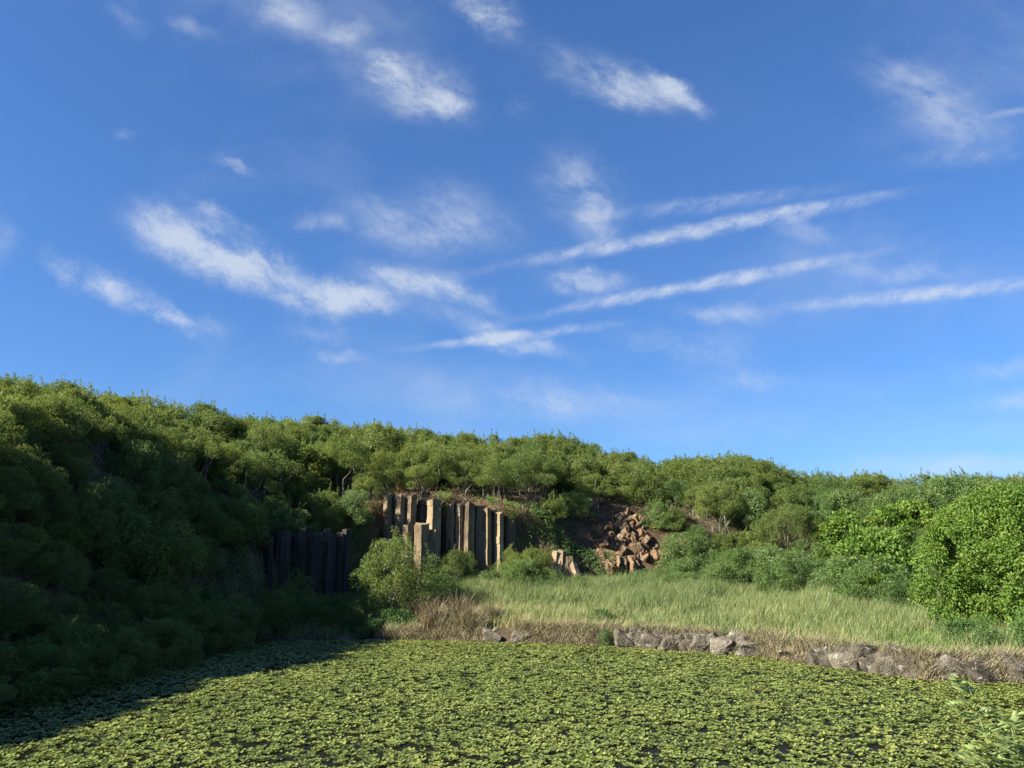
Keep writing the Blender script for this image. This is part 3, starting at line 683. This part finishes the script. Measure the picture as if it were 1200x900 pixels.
# shrubs further back on the plateau and beyond the left crest: one uncountable mass
def scatter_mass(name, rows, sources, label):
    """ONE object: the given meshes instanced on points (x, y, z, scale, height scale, yaw)"""
    rows = np.array(rows); me = bpy.data.meshes.new(name); me.vertices.add(len(rows)); me.vertices.foreach_set('co', rows[:, :3].astype(np.float32).ravel())
    for nm, dt, val in (('scl', 'FLOAT_VECTOR', np.stack([rows[:, 3], rows[:, 3], rows[:, 4]], 1)), ('rot', 'FLOAT_VECTOR', np.stack([rows[:, 5] * 0, rows[:, 5] * 0, rows[:, 5]], 1))):
        at = me.attributes.new(nm, dt, 'POINT'); at.data.foreach_set('vector', val.astype(np.float32).ravel())
    at = me.attributes.new('kin', 'INT', 'POINT'); at.data.foreach_set('value', (np.arange(len(rows)) % len(sources)).astype(np.int32))
    o = link(name, me); nt = bpy.data.node_groups.new(name, 'GeometryNodeTree')
    nt.interface.new_socket('Geometry', in_out='INPUT', socket_type='NodeSocketGeometry'); nt.interface.new_socket('Geometry', in_out='OUTPUT', socket_type='NodeSocketGeometry')
    N, L = nt.nodes, nt.links; gi = N.new('NodeGroupInput'); go = N.new('NodeGroupOutput'); jn = N.new('GeometryNodeJoinGeometry')
    def named(nm, dt):
        n = N.new('GeometryNodeInputNamedAttribute'); n.data_type = dt; n.inputs[0].default_value = nm; return n.outputs[0]
    sc_, ro_, ki_ = named('scl', 'FLOAT_VECTOR'), named('rot', 'FLOAT_VECTOR'), named('kin', 'INT')
    for k, src in enumerate(sources):
        so = bpy.data.objects.new('crown_source', src); oi = N.new('GeometryNodeObjectInfo'); oi.inputs['Object'].default_value = so; oi.inputs['As Instance'].default_value = True
        cp = N.new('FunctionNodeCompare'); cp.data_type = 'INT'; cp.operation = 'EQUAL'; L.new(ki_, cp.inputs[2]); cp.inputs[3].default_value = k
        ip = N.new('GeometryNodeInstanceOnPoints'); L.new(gi.outputs[0], ip.inputs['Points']); L.new(cp.outputs[0], ip.inputs['Selection']); L.new(oi.outputs['Geometry'], ip.inputs['Instance'])
        L.new(ro_, ip.inputs['Rotation']); L.new(sc_, ip.inputs['Scale']); L.new(ip.outputs[0], jn.inputs[0])
    L.new(jn.outputs[0], go.inputs[0])
    md = o.modifiers.new('scatter', 'NODES'); md.node_group = nt
    return tag(o, label, kind='stuff')
scatter_mass('shrubland', [(x, y, z, s, s * rng.uniform(.78, 1.0), rng.uniform(0, 6.28)) for (x, y, z, s) in rest], [c for c, t in FORMS['feather']],
             'green shrub thicket covering the plateau behind the front rows')

# single bushes one can point at: form, x, y, scale, scale z, label, name, category
singles = [
    ('lone', 0, -7.3, 50.2, 1.5, 1.75, 'bright sunlit bush with bare stems standing alone before the dark columns'),
    ('fresh', 0, -9.6, 57.6, 1.0, .9, 'round green bush on the ledge at the left edge of the sunlit columns'),
    ('fresh', 1, -2.9, 56.2, .75, .52, 'green bush in front of the foot of the brightest column'),
    ('fresh', 2, .9, 57.0, .95, .95, 'green bush at the foot of the rightmost standing columns'),
    ('leggy', 1, .3, 58.6, .75, .95, 'thin twiggy tree growing up against the rightmost columns'),
    ('fresh', 0, 3.0, 57.2, .7, .65, 'low dark bush below the low leaning columns'),
    ('fresh', 2, 6.9, 58.6, .55, .38, 'low green bush below the left half of the rubble patch'),
    ('fresh', 1, 10.2, 58.8, .85, .6, 'low green bush below the right half of the rubble patch'),
    ('fresh', 0, 13.4, 58.5, 1.0, .85, 'green bush right of the rubble patch behind the grass'),
    ('fresh', 2, 16.4, 57.0, 1.25, 1.1, 'big dark-bottomed feathery bush at the back of the grass, centre right'),
    ('fresh', 1, 20.0, 54.2, 1.15, 1.0, 'feathery bush in front of the right slope, left of the round-leaved bush'),
    ('broad', 0, 23.0, 50.0, 1.35, 1.55, 'tall bright round-leaved bush under the right part of the skyline'),
    ('fresh', 0, 20.6, 44.8, 1.2, 1.0, 'feathery bush between grass and the bright broad-leaved tree'),
    ('low', 0, 4.9, 45.2, .62, .55, 'small bright green bush standing in the grass above the rock row'),
    ('low', 1, 4.9, 42.6, .42, .42, 'dark little bush at the hollow left of the long rock row'),
    ('low', 2, 21.9, 33.1, .95, 1.15, 'dark fine-leaved bush in front of the bright broad-leaved tree'),
    ('low', 0, 19.3, 34.2, .75, .7, 'small dark bush at the lower left of the bright broad-leaved tree'),
    ('fresh', 1, 12.0, 56.2, .85, .6, 'low spreading bush at the grass edge below the right side of the rubble'),
    ('fresh', 2, 14.6, 55.2, 1.0, .8, 'rounded bush at the back edge of the grass, just left of the big dark-bottomed bush'),
    ('fresh', 0, 18.2, 52.6, 1.15, 1.0, 'full bush at the back edge of the grass, just right of the big dark-bottomed bush'),
    ('fresh', 1, 17.6, 55.6, 1.1, 1.2, 'tall bush behind the full bush at the back edge of the grass'),
    ('fresh', 2, 20.6, 49.0, 1.15, 1.05, 'dense bush at the grass edge in front of the tall round-leaved bush'),
    ('fresh', 0, 8.8, 56.6, .75, .5, 'flat bush at the grass edge below the middle of the rubble patch'),
    ('fresh', 2, 5.2, 56.6, .55, .36, 'flat bush at the grass edge between leaning columns and rubble'),
    ('leggy', 1, .6, 61.0, .8, .8, 'straggly bush hanging on the cliff at the right end of the standing columns'),
    ('leggy', 3, 1.7, 60.2, .85, .9, 'straggly bush leaning on the cliff between standing and leaning columns'),
    ('broad', 1, 21.4, 47.0, .8, .75, 'small bright round-leaved bush at the foot of the tall round-leaved bush'),
    ('fresh', 0, 13.0, 63.6, .75, .6, 'green bush on the slope just right of the lower rubble rocks'),
    ('feather', 2, 13.2, 66.2, .85, .7, 'olive bush on the slope just right of the upper rubble rocks'),
    ('fresh', 1, 15.4, 64.6, .85, .7, 'green bush on the slope in the middle of the brown dead tangle'),
    ('feather', 0, 17.6, 63.6, .9, .75, 'olive bush on the slope right of the brown dead tangle'),
    ('fresh', 2, 19.6, 61.6, .9, .75, 'green bush on the lower right slope above the full bush'),
    ('fresh', 2, -6.4, 57.2, .55, .6, 'small bush between the bright lone bush and the broken columns'),
    ('feather_near', 0, -13.6, 46.0, .8, .75, 'dark bush at the far left corner of the pond, nearest the left shore'),
    ('feather_near', 1, -11.6, 47.2, .75, .65, 'dark bush in the shaded far corner, midway below the dark columns'),
    ('feather_near', 2, -9.6, 46.9, .7, .55, 'low dark bush in the shade left of the lone bright bush'),
    ('feather_near', 3, -13.2, 49.0, .9, .95, 'dark bush growing close against the dark columns'),
    ('low', 0, -10.6, 49.4, 1.0, .9, 'dark low bush behind the lone bright bush, on its left'),
    ('low', 2, -7.0, 47.3, .95, .7, 'shaded low bush at the foot of the lone bright bush'),
    ('low', 1, -8.4, 46.2, .8, .55, 'shaded low bush at the water in front of the lone bright bush'),
    ('fresh', 1, -5.3, 57.6, .8, .7, 'green bush hiding the foot of the thickest column'),
    ('fresh', 0, -1.0, 57.6, .8, .72, 'green bush at the foot of the columns between the brightest and the rightmost'),
    ('fresh', 2, 5.2, 59.0, .5, .42, 'green bush at the foot of the leaning columns near the rubble'),
    ('fresh', 1, 2.2, 55.4, .6, .5, 'small green bush rising from the grass below the columns'),
    ('leggy', 2, -4.1, 59.2, .75, .95, 'thin twiggy bush climbing in front of the slim columns'),
    ('low', 1, -4.0, 52.5, .9, .9, 'low bush on the grass edge behind the dead brush'),
]
for (form, k, x, y, s, sz, lab) in singles:
    shrub(form, k, x, y, gz(x, y) - .1, s, lab, 'single bushes in front of the cliff', cat='bush', name='bush', sz=sz)
# bushes overhanging the shaded left shore
for i in range(9):
    y = 21.5 + i * 2.7; x = -16.5 + rng.uniform(-.3, .5) + (y - 20) * .06
    shrub('feather_near', i, x, y, max(gz(x, y), -.1) - .15, rng.uniform(.75, .95), 'dark shrub at the waterline of the shaded left shore', 'waterline shrubs on the left shore', sz=rng.uniform(.6, .8))

# the bright broad-leaved tree at the right
rn = np.random.default_rng(77); P, R = make_tufts(rn, 3.6, 6.6, 300, .04, rt=(.36, .78), inner=.32)
t = link('broadleaf_tree', None, None, (23.7, 36.8, gz(23.7, 36.8) - .1), (0, 0, 0))
tag(t, 'tall bright yellow-green broad-leaved tree at the right end of the bank', 'tree')
link('crown', crown_geo(rn, P, R, 250, .14, .083, droop=.3, fold=.18, sprigs=10).mesh('crown', M_BROAD), t)
link('trunk', trunk_geo(rn, P, 14, .09, .8, 3).mesh('trunk', M_BARK_D), t)

# bare pale branches poking out under the overhanging shrubs
def bare_branch(seed, L_):
    rn = np.random.default_rng(seed); g = Geo(); p = np.zeros(3); d = unit(np.array([rn.normal() * .5, -.6, .75])); pts_ = [p]
    for _ in range(5):
        d = unit(d + rn.normal(size=3) * .35); p = p + d * L_ / 5; pts_.append(p)
        e = unit(d + rn.normal(size=3) * .8); g.tube([p, p + e * L_ * .18, p + e * L_ * .3 + rn.normal(size=3) * .1], .022, .008, 4)
    g.tube(pts_, .05, .015, 5); return g
for i, (x, y, L_, lab) in enumerate([(1.6, 60.8, 2.6, 'pale bare branch slanting under the shrubs right of the columns'), (-3.2, 61.2, 1.8, 'pale bare branch rising over the brightest column'),
        (-1.0, 61.4, 2.0, 'pale bare branch above the rightmost slim columns'), (-15.5, 57.0, 2.6, 'bleached bare branch on the slope above the dark columns'),
        (-17.5, 58.5, 2.8, 'bleached forked branch in the gap on the left slope'), (13.5, 66.0, 2.2, 'bare grey branch above the right edge of the rubble patch')]):
    z = gz(x, y + 1.2)
    tag(link('bare_branch', bare_branch(800 + i, L_).mesh('bare_branch', M_BARK), None, (x, y, z - .2)), lab, 'branch', 'bare branches on the cliff')

# ------------------------------------------------------------------ grass and dry stems
def blades(g, bx, by, bz, h, lean, w, tint, r=rng):
    n = len(bx); b = np.stack([bx, by, bz], 1); th = r.uniform(0, 6.283, n); o = np.stack([np.cos(th), np.sin(th), np.zeros(n)], 1)
    sd_ = np.stack([-np.sin(th + .8), np.cos(th + .8), np.zeros(n)], 1) * (w / 2)[:, None]
    l = (lean * h)[:, None] * o; hh = np.stack([np.zeros(n), np.zeros(n), h], 1)
    m = b + hh * .6 + l * .35; t = b + hh + l
    v = np.stack([b - sd_, b + sd_, m + sd_ * .8, m - sd_ * .8, t], 1).reshape(-1, 3); i = np.arange(n)[:, None] * 5
    k = g.n
    g.add(v, i + np.array([[0, 1, 2, 3]]), np.repeat(tint, 5))
    g.f.setdefault(3, []).append((i + np.array([[3, 2, 4]]) + k).astype(np.int32))

def grass_points(n, test):
    x = rng.uniform(-16, 38, n); y = rng.uniform(30, 63, n)
    d, _ = cliff_d(x, y); dp = pond_d(x, y); k = test(x, y, d, dp)
    return x[k], y[k], d[k], dp[k]
g = Geo()
cx, cy, d_, dp_ = grass_points(17000, lambda x, y, d, dp: (d < .5) & (dp > .35) & ((x > -4 + rng.uniform(-1, 1, len(x))) | (y > 44.4)) & ((dp > .40) | (x < -3)) & (x < 27) & (rng.random(len(x)) < np.clip(.35 + .25 * dp, 0, 1)))
m = 26
bx = np.repeat(cx, m) + rng.normal(0, .22, len(cx) * m); by = np.repeat(cy, m) + rng.normal(0, .22, len(cx) * m)
hgt = (.55 + .06 * np.clip(np.repeat(dp_, m), 0, 8)) * rng.uniform(.35, 1.25, len(bx)) * (.45 + .75 * vnoise(bx, by, 2.2, 4) + .4 * vnoise(bx, by, .8, 44))
keep = pond_d(bx, by) > np.where(bx < -4, .02, .25); bx, by, hgt = bx[keep], by[keep], hgt[keep]
dryness = np.clip(.55 - .09 * pond_d(bx, by) + .8 * (vnoise(bx, by, 3.0, 5) - .5) + .5 * (vnoise(bx, by, .6, 15) - .5) + .02 * (6 - bx), 0, 1)
blades(g, bx, by, ground(bx, by) - .03, hgt, rng.uniform(.05, .5, len(bx)), rng.uniform(.014, .032, len(bx)), dryness)
tag(link('tall_grass', g.mesh('tall_grass', M_GRASS)), 'tall pale green grass with straw tips on the terrace behind the pond', 'grass', kind='stuff')
# fresh short green grass at the right end
g = Geo()
x = rng.uniform(15, 30, 42000); y = rng.uniform(31, 42, 42000); dp = pond_d(x, y); k = (dp > .7) & (dp < 5.5) & (vnoise(x, y, 1.7, 6) > .35) & (x > 16.5 + rng.normal(0, .8, len(x))); x, y = x[k], y[k]
blades(g, x, y, ground(x, y) - .02, rng.uniform(.12, .5, len(x)), rng.uniform(.3, 1.1, len(x)), rng.uniform(.03, .06, len(x)), rng.random(len(x)))
tag(link('green_grass', g.mesh('green_grass', M_GRASS_G)), 'short bright green grass on top of the right-hand bank', 'grass', kind='stuff')
# straw hanging over the bank edge
g = Geo(); per = []
E_ = [(-7.5, 45.0), (-4.5, 45.1), (-.9, 44.1), (5.4, 42.4), (11, 38.8), (14.3, 34.3), (15.9, 31.7), (19.5, 31), (26, 29.9)]
for (a, b) in zip(E_[:-1], E_[1:]):
    n = int(760 * math.hypot(b[0] - a[0], b[1] - a[1])); t = rng.random(n)
    x = a[0] + (b[0] - a[0]) * t; y = a[1] + (b[1] - a[1]) * t; off = rng.uniform(-.12, .8, n)
    nxy = unit(np.array([[-(b[1] - a[1]), b[0] - a[0]]]))[0]
    x = x + nxy[0] * off + rng.normal(0, .08, n); y = y + nxy[1] * off + rng.normal(0, .08, n)
    k = (vnoise(x, y, 1.1, 8) > .37) | ((x < 5.2) & ((x < -1.6) | (x > 1.1))); x, y = x[k], y[k]
    per.append((x, y))
x = np.concatenate([p[0] for p in per]); y = np.concatenate([p[1] for p in per])
blades(g, x, y, ground(x, y) - .03, rng.uniform(.1, .75, len(x)), rng.uniform(.2, 1.5, len(x)), rng.uniform(.012, .03, len(x)), rng.random(len(x)))
tag(link('dry_grass', g.mesh('dry_grass', M_STRAW)), 'dry straw fringe hanging over the rocky bank edge', 'dry grass', kind='stuff')
# undergrowth on slopes and along the cliff foot
g = Geo()
x = rng.uniform(-34, 50, 220000); y = rng.uniform(18, 82, 220000); d, pos = cliff_d(x, y); dp = pond_d(x, y)
k = ((d > -2.2) | ((x < -5.2 + .25 * (y - 46)) & (y > 44.5) & (d > -9))) & (d < 16) & (dp > .05) & ~((pos > 4.4) & (pos < 9.0) & (d > -.2) & (d < 1.2)) & ~((np.abs(x - 9.6) < 2.2) & (y > 61) & (y < 68))
x, y = x[k], y[k]; n = len(x)
p = np.stack([x, y, ground(x, y) + rng.uniform(-.02, .55, n)], 1)
g.leaves(p, rand_dir(n) + np.array([0, 0, .4]), rand_dir(n) * .6 + np.array([0, 0, .8]), rng.uniform(.10, .24, n), rng.uniform(.03, .065, n), rng.random(n) * .7)
for (p0, p1, n) in ((3.6, 6.75, 16000), (8.95, 10.6, 14000)):
    q = rng.uniform(p0, p1, n); i = np.clip(q.astype(int), 0, len(CLIFF) - 2); t = (q - i)[:, None]
    A = CLIFF[i] * (1 - t) + CLIFF[i + 1] * t; dv = unit(CLIFF[i + 1] - CLIFF[i]); nv = np.stack([-dv[:, 1], dv[:, 0]], 1)
    A = A + nv * rng.uniform(-.15, 1.5, n)[:, None]; k = vnoise(A[:, 0], A[:, 1] + q * 3, .8, 21) > .28; A = A[k]; n = len(A)
    zz = ground(A[:, 0], A[:, 1]); k2 = (np.sin(A[:, 0] * 2.1) + np.sin(zz * 1.7 + A[:, 0])) > -.9; A, zz = A[k2], zz[k2]; n = len(A)
    p = np.stack([A[:, 0] + rng.normal(0, .1, n), A[:, 1] - rng.uniform(0, .5, n), zz + rng.uniform(-.1, .3, n)], 1)
    g.leaves(p, rand_dir(n) + np.array([0, -.2, -.1]), rand_dir(n) * .6 + np.array([0, -.4, .6]), rng.uniform(.12, .26, n), rng.uniform(.04, .08, n), rng.random(n) * .6)
tag(link('undergrowth', g.mesh('undergrowth', M_FEATHER_R)), 'low leafy undergrowth between the shrubs', 'undergrowth', kind='stuff')

# dead brush at the left end of the terrace
def brush_mesh(seed):
    rn = np.random.default_rng(seed); g = Geo(); n = 900
    th = rn.uniform(0, 6.283, n); r = rn.uniform(0, 1.0, n) ** .7
    blades(g, np.cos(th) * r * .8, np.sin(th) * r * .8, np.zeros(n) - .05, rn.uniform(.5, 1.7, n) * (1 - .45 * r), rn.uniform(.1, .7, n), rn.uniform(.018, .035, n), rn.random(n), rn)
    for _ in range(26):
        a = rn.uniform(0, 6.283); e = np.array([math.cos(a) * .9, math.sin(a) * .9, rn.uniform(.5, 1.6)]); g.tube([e * 0, e * .5 + rn.normal(size=3) * .1, e], .018, .006, 4)
    return g.mesh('dead_brush', M_BRUSH)
bm_ = [brush_mesh(900 + i) for i in range(3)]
for i, (x, y, s, lab) in enumerate([(-4.4, 46.0, 1.15, 'tall grey dead brush clump at the left tip of the terrace, next to the shadow'), (-3.2, 47.3, 1.2, 'brown dead brush clump behind the tip of the terrace'),
        (-2.4, 45.4, 1.0, 'low dead brush clump at the water left of the rock pair'), (-5.4, 48.6, 1.2, 'dead brush clump half in shadow beside the lone bright bush'),
        (-1.2, 46.6, .9, 'straw-coloured dead brush clump above the rock pair'), (-4.2, 50.2, 1.1, 'dead brush clump in front of the low bush on the terrace')]):
    tag(link('dead_brush', bm_[i % 3], None, (x, y, gz(x, y)), (0, 0, i * 1.3), (s, s, s)), lab, 'dry brush', 'dead brush clumps')
# green creeper hanging over the column heads in patches
gc_ = Geo(); n = 9000
x = rng.uniform(-11, 1.6, n); q = vnoise(x, x * 0 + 7, .9, 33); k = (q > .55) & ((x < -10) | (x > -7)); x, q = x[k], q[k]; n = len(x)
y = np.interp(x, [-11, -9, -4, 1.6], [59.2, 59.5, 60.3, 61.0]) + rng.uniform(-.1, 1.4, n); z = np.interp(x, [-9.5, -5.5, -2, .8, 1.6], [9.2, 8.85, 8.45, 7.7, 7.4]) + .3 - rng.uniform(0, 1, n) ** 2 * (q - .55) * 4.5 + .25 * (y - 60.3)
gc_.leaves(np.stack([x, y, z], 1), rand_dir(n) + np.array([0, -.3, -.4]), rand_dir(n) * .5 + np.array([0, -.4, .6]), rng.uniform(.1, .22, n), rng.uniform(.035, .07, n), rng.random(n) * .6)
tag(link('green_creeper', gc_.mesh('green_creeper', M_FEATHER)), 'green creeper hanging in patches over the heads of the sunlit columns', 'creeper', kind='stuff')
# dry creeper draped over the column heads
g = Geo(); n = 4200
x = rng.uniform(-10.6, 1.6, n); k = vnoise(x, x * 0 + 3, .7, 31) > .25; x = x[k]; n = len(x)
y = np.interp(x, [-10.6, -9, -4, 1.6], [59.6, 60.0, 60.9, 61.6]) + rng.uniform(-.35, 1.2, n); z = np.interp(x, [-9.5, -5.5, -2, .8, 1.6], [9.15, 8.8, 8.4, 7.7, 7.4]) + rng.uniform(-.25, .35, n) + .22 * (y - 60.6)
p = np.stack([x, y, z], 1); g.leaves(p, rand_dir(n) + np.array([0, -.3, -.5]), rand_dir(n), rng.uniform(.08, .32, n), rng.uniform(.012, .03, n), rng.random(n) * .6)
tag(link('dry_creeper', g.mesh('dry_creeper', M_BRUSH)), 'brown dry creeper draped over the heads of the sunlit columns', 'creeper', kind='stuff')
# brown dead tangle right of the rubble
for i, (x, y, s, lab) in enumerate([(13.6, 64.6, 1.2, 'brown dead creeper tangle right of the rubble patch'), (15.6, 64.4, 1.1, 'red-brown dead tangle under the shrubs, further right of the rubble'), (5.6, 61.2, .9, 'brown dead tangle between leaning columns and rubble')]):
    tag(link('dead_brush', bm_[(i + 1) % 3], None, (x, y, gz(x, y)), (.3, 0, i * 2.1), (s, s, s * .8)), lab, 'dry brush', 'dead brush clumps')

# ------------------------------------------------------------------ floating leaves on the pond
def rosette(rn, n=None):
    n = n or rn.integers(7, 13); th = rn.uniform(0, 6.283) + np.arange(n) * 2.4; rad = .015 + .115 * np.sqrt((np.arange(n) + .5) / n) * rn.uniform(.8, 1.3, n)
    lr = rn.uniform(.026, .055, n); tl = rn.uniform(.0, .6, n); hz = rn.uniform(.012, .075, n)
    o = np.stack([np.cos(th), np.sin(th), np.zeros(n)], 1); sd_ = np.stack([-np.sin(th), np.cos(th), rn.normal(0, .22, n)], 1); o = o + np.array([0, 0, 1]) * tl[:, None]
    an = np.arange(7) * 2 * math.pi / 7
    c = np.stack([np.cos(th) * rad, np.sin(th) * rad, hz], 1)
    v = c[:, None] + lr[:, None, None] * (np.cos(an)[None, :, None] * o[:, None] * 1.05 + np.sin(an)[None, :, None] * sd_[:, None] * .9)
    v[:, :, 2] = np.maximum(v[:, :, 2], .006)
    return v.reshape(-1, 3), np.arange(n * 7).reshape(n, 7)
ROS = [rosette(np.random.default_rng(1000 + k)) for k in range(24)]
n = 52000
x = rng.uniform(-17, 24, n); y = rng.uniform(14.2, 46, n); dp = pond_d(x, y)
dens = .61 + .30 * (vnoise(x, y, 2.2, 11) - .5) + 1.1 * (vnoise(x * .6, y, .12, 12) - .45) + .15 * (vnoise(x * .5, y, .8, 14) - .5) + .25 * (vnoise(x, y, 6, 13) - .5) + .2 * sstep(-5, -1, dp)
k = (dp < -.05) & (rng.random(n) < dens); x, y = x[k], y[k]
near = np.where((np.abs(x / (y * .978 + 1.0)) < .655) & (y > 18.6))[0]
near = near[np.argsort(y[near])][:290]; isn = np.zeros(len(x), bool); isn[near] = True
ros_me = [mesh_from('floating_plant', v, [f], M_PAD, False, {'tuft': np.full(len(v), .5)}) for v, f in ROS[:10]]
for i in near:
    tag(link('floating_plant', ros_me[i % 10], None, (x[i], y[i], 0), (0, 0, rng.uniform(0, 6.28)), (.9,) * 3), 'round-leaved floating plant in the nearest strip of the pond', 'water plant', 'floating plants nearest the camera')
g = Geo()
for i in np.where(~isn)[0]:
    v, f = ROS[i % 24]; a = rng.uniform(0, 6.283); s = rng.uniform(.72, 1.05); c, sn = math.cos(a) * s, math.sin(a) * s
    q = np.empty_like(v); q[:, 0] = v[:, 0] * c - v[:, 1] * sn + x[i]; q[:, 1] = v[:, 0] * sn + v[:, 1] * c + y[i]; q[:, 2] = v[:, 2] * s
    g.add(q, f, rng.random())
tag(link('pond_weed', g.mesh('pond_weed', M_PAD)), 'carpet of small round floating leaves covering the pond', 'pond weed', kind='stuff')
gs = Geo(); gs.tube([(0, 0, .10), (.5, .05, .12), (1.1, -.03, .09)], .03, .02, 5)
tag(link('floating_stick', gs.mesh('floating_stick', M_BARK), None, (-8.0, 44.2, 0)), 'pale thin stick lying on the shaded water below the lone bush', 'stick')

# ------------------------------------------------------------------ young plant close to the camera
def young_plant():
    r = np.random.default_rng(5)
    root = link('young_plant', None, None, (4.2, 7.0, gz(4.2, 7.0) + .0))
    tag(root, 'young feathery pale green plant in the lower right corner, close to the camera', 'plant')
    stems = [((-.05, 0, 0), (-.28, .05, 2.12)), ((.2, .05, 0), (.42, .0, 1.72)), ((.1, -.1, 0), (.12, -.1, 1.55)), ((.3, -.1, 0), (.75, .1, 1.80)), ((0, .1, 0), (-.18, .2, 1.5)), ((.35, 0, 0), (.95, -.1, 1.72)), ((.05, 0, 0), (-.05, -.1, 1.85)), ((.2, 0, 0), (.58, .1, 1.98))]
    for b, e in stems:
        b = np.array(b) - np.array([0, 0, .05]); e = np.array(e); mid = (b + e) / 2 + np.array([.08, 0, .05]); gt = Geo()
        cp = [b, (b + mid) / 2 + np.array([.02, 0, .02]), mid, (mid + e) / 2 + np.array([.01, 0, .03]), e]
        gt.tube(cp, .012, .003, 5)
        st = link('stem', gt.mesh('stem', M_YOUNG), root)
        gl = Geo(); cp = np.array(cp)
        for t in np.linspace(.4, 1.0, 26):
            q = t * 4; i = min(int(q), 3); p = cp[i] * (1 - q + i) + cp[i + 1] * (q - i)
            th = r.uniform(0, 6.283); dr = unit(np.array([math.cos(th), math.sin(th) * .8, .55])); L_ = r.uniform(.20, .36) * (1.15 - .45 * t)
            s_ = np.linspace(.1, 1, 15); sag = np.array([0, 0, -1.0]) * (s_ ** 2 * L_ * .35)[:, None]
            pp = p + dr * (s_ * L_)[:, None] + sag
            gl.tube(pp[::5], .0035, .0015, 3)
            sidev = unit(np.cross(dr, [0, 0, 1.0]))
            for sg in (-1, 1):
                gl.leaves(pp, dr * .75 + sidev * sg + r.normal(size=(15, 3)) * .12, np.tile([0, 0, 1.0], (15, 1)) + r.normal(size=(15, 3)) * .25, .12 * (1.1 - .5 * s_), .026, np.full(15, r.random()))
        link('foliage', gl.mesh('foliage', M_YOUNG), root)
young_plant()
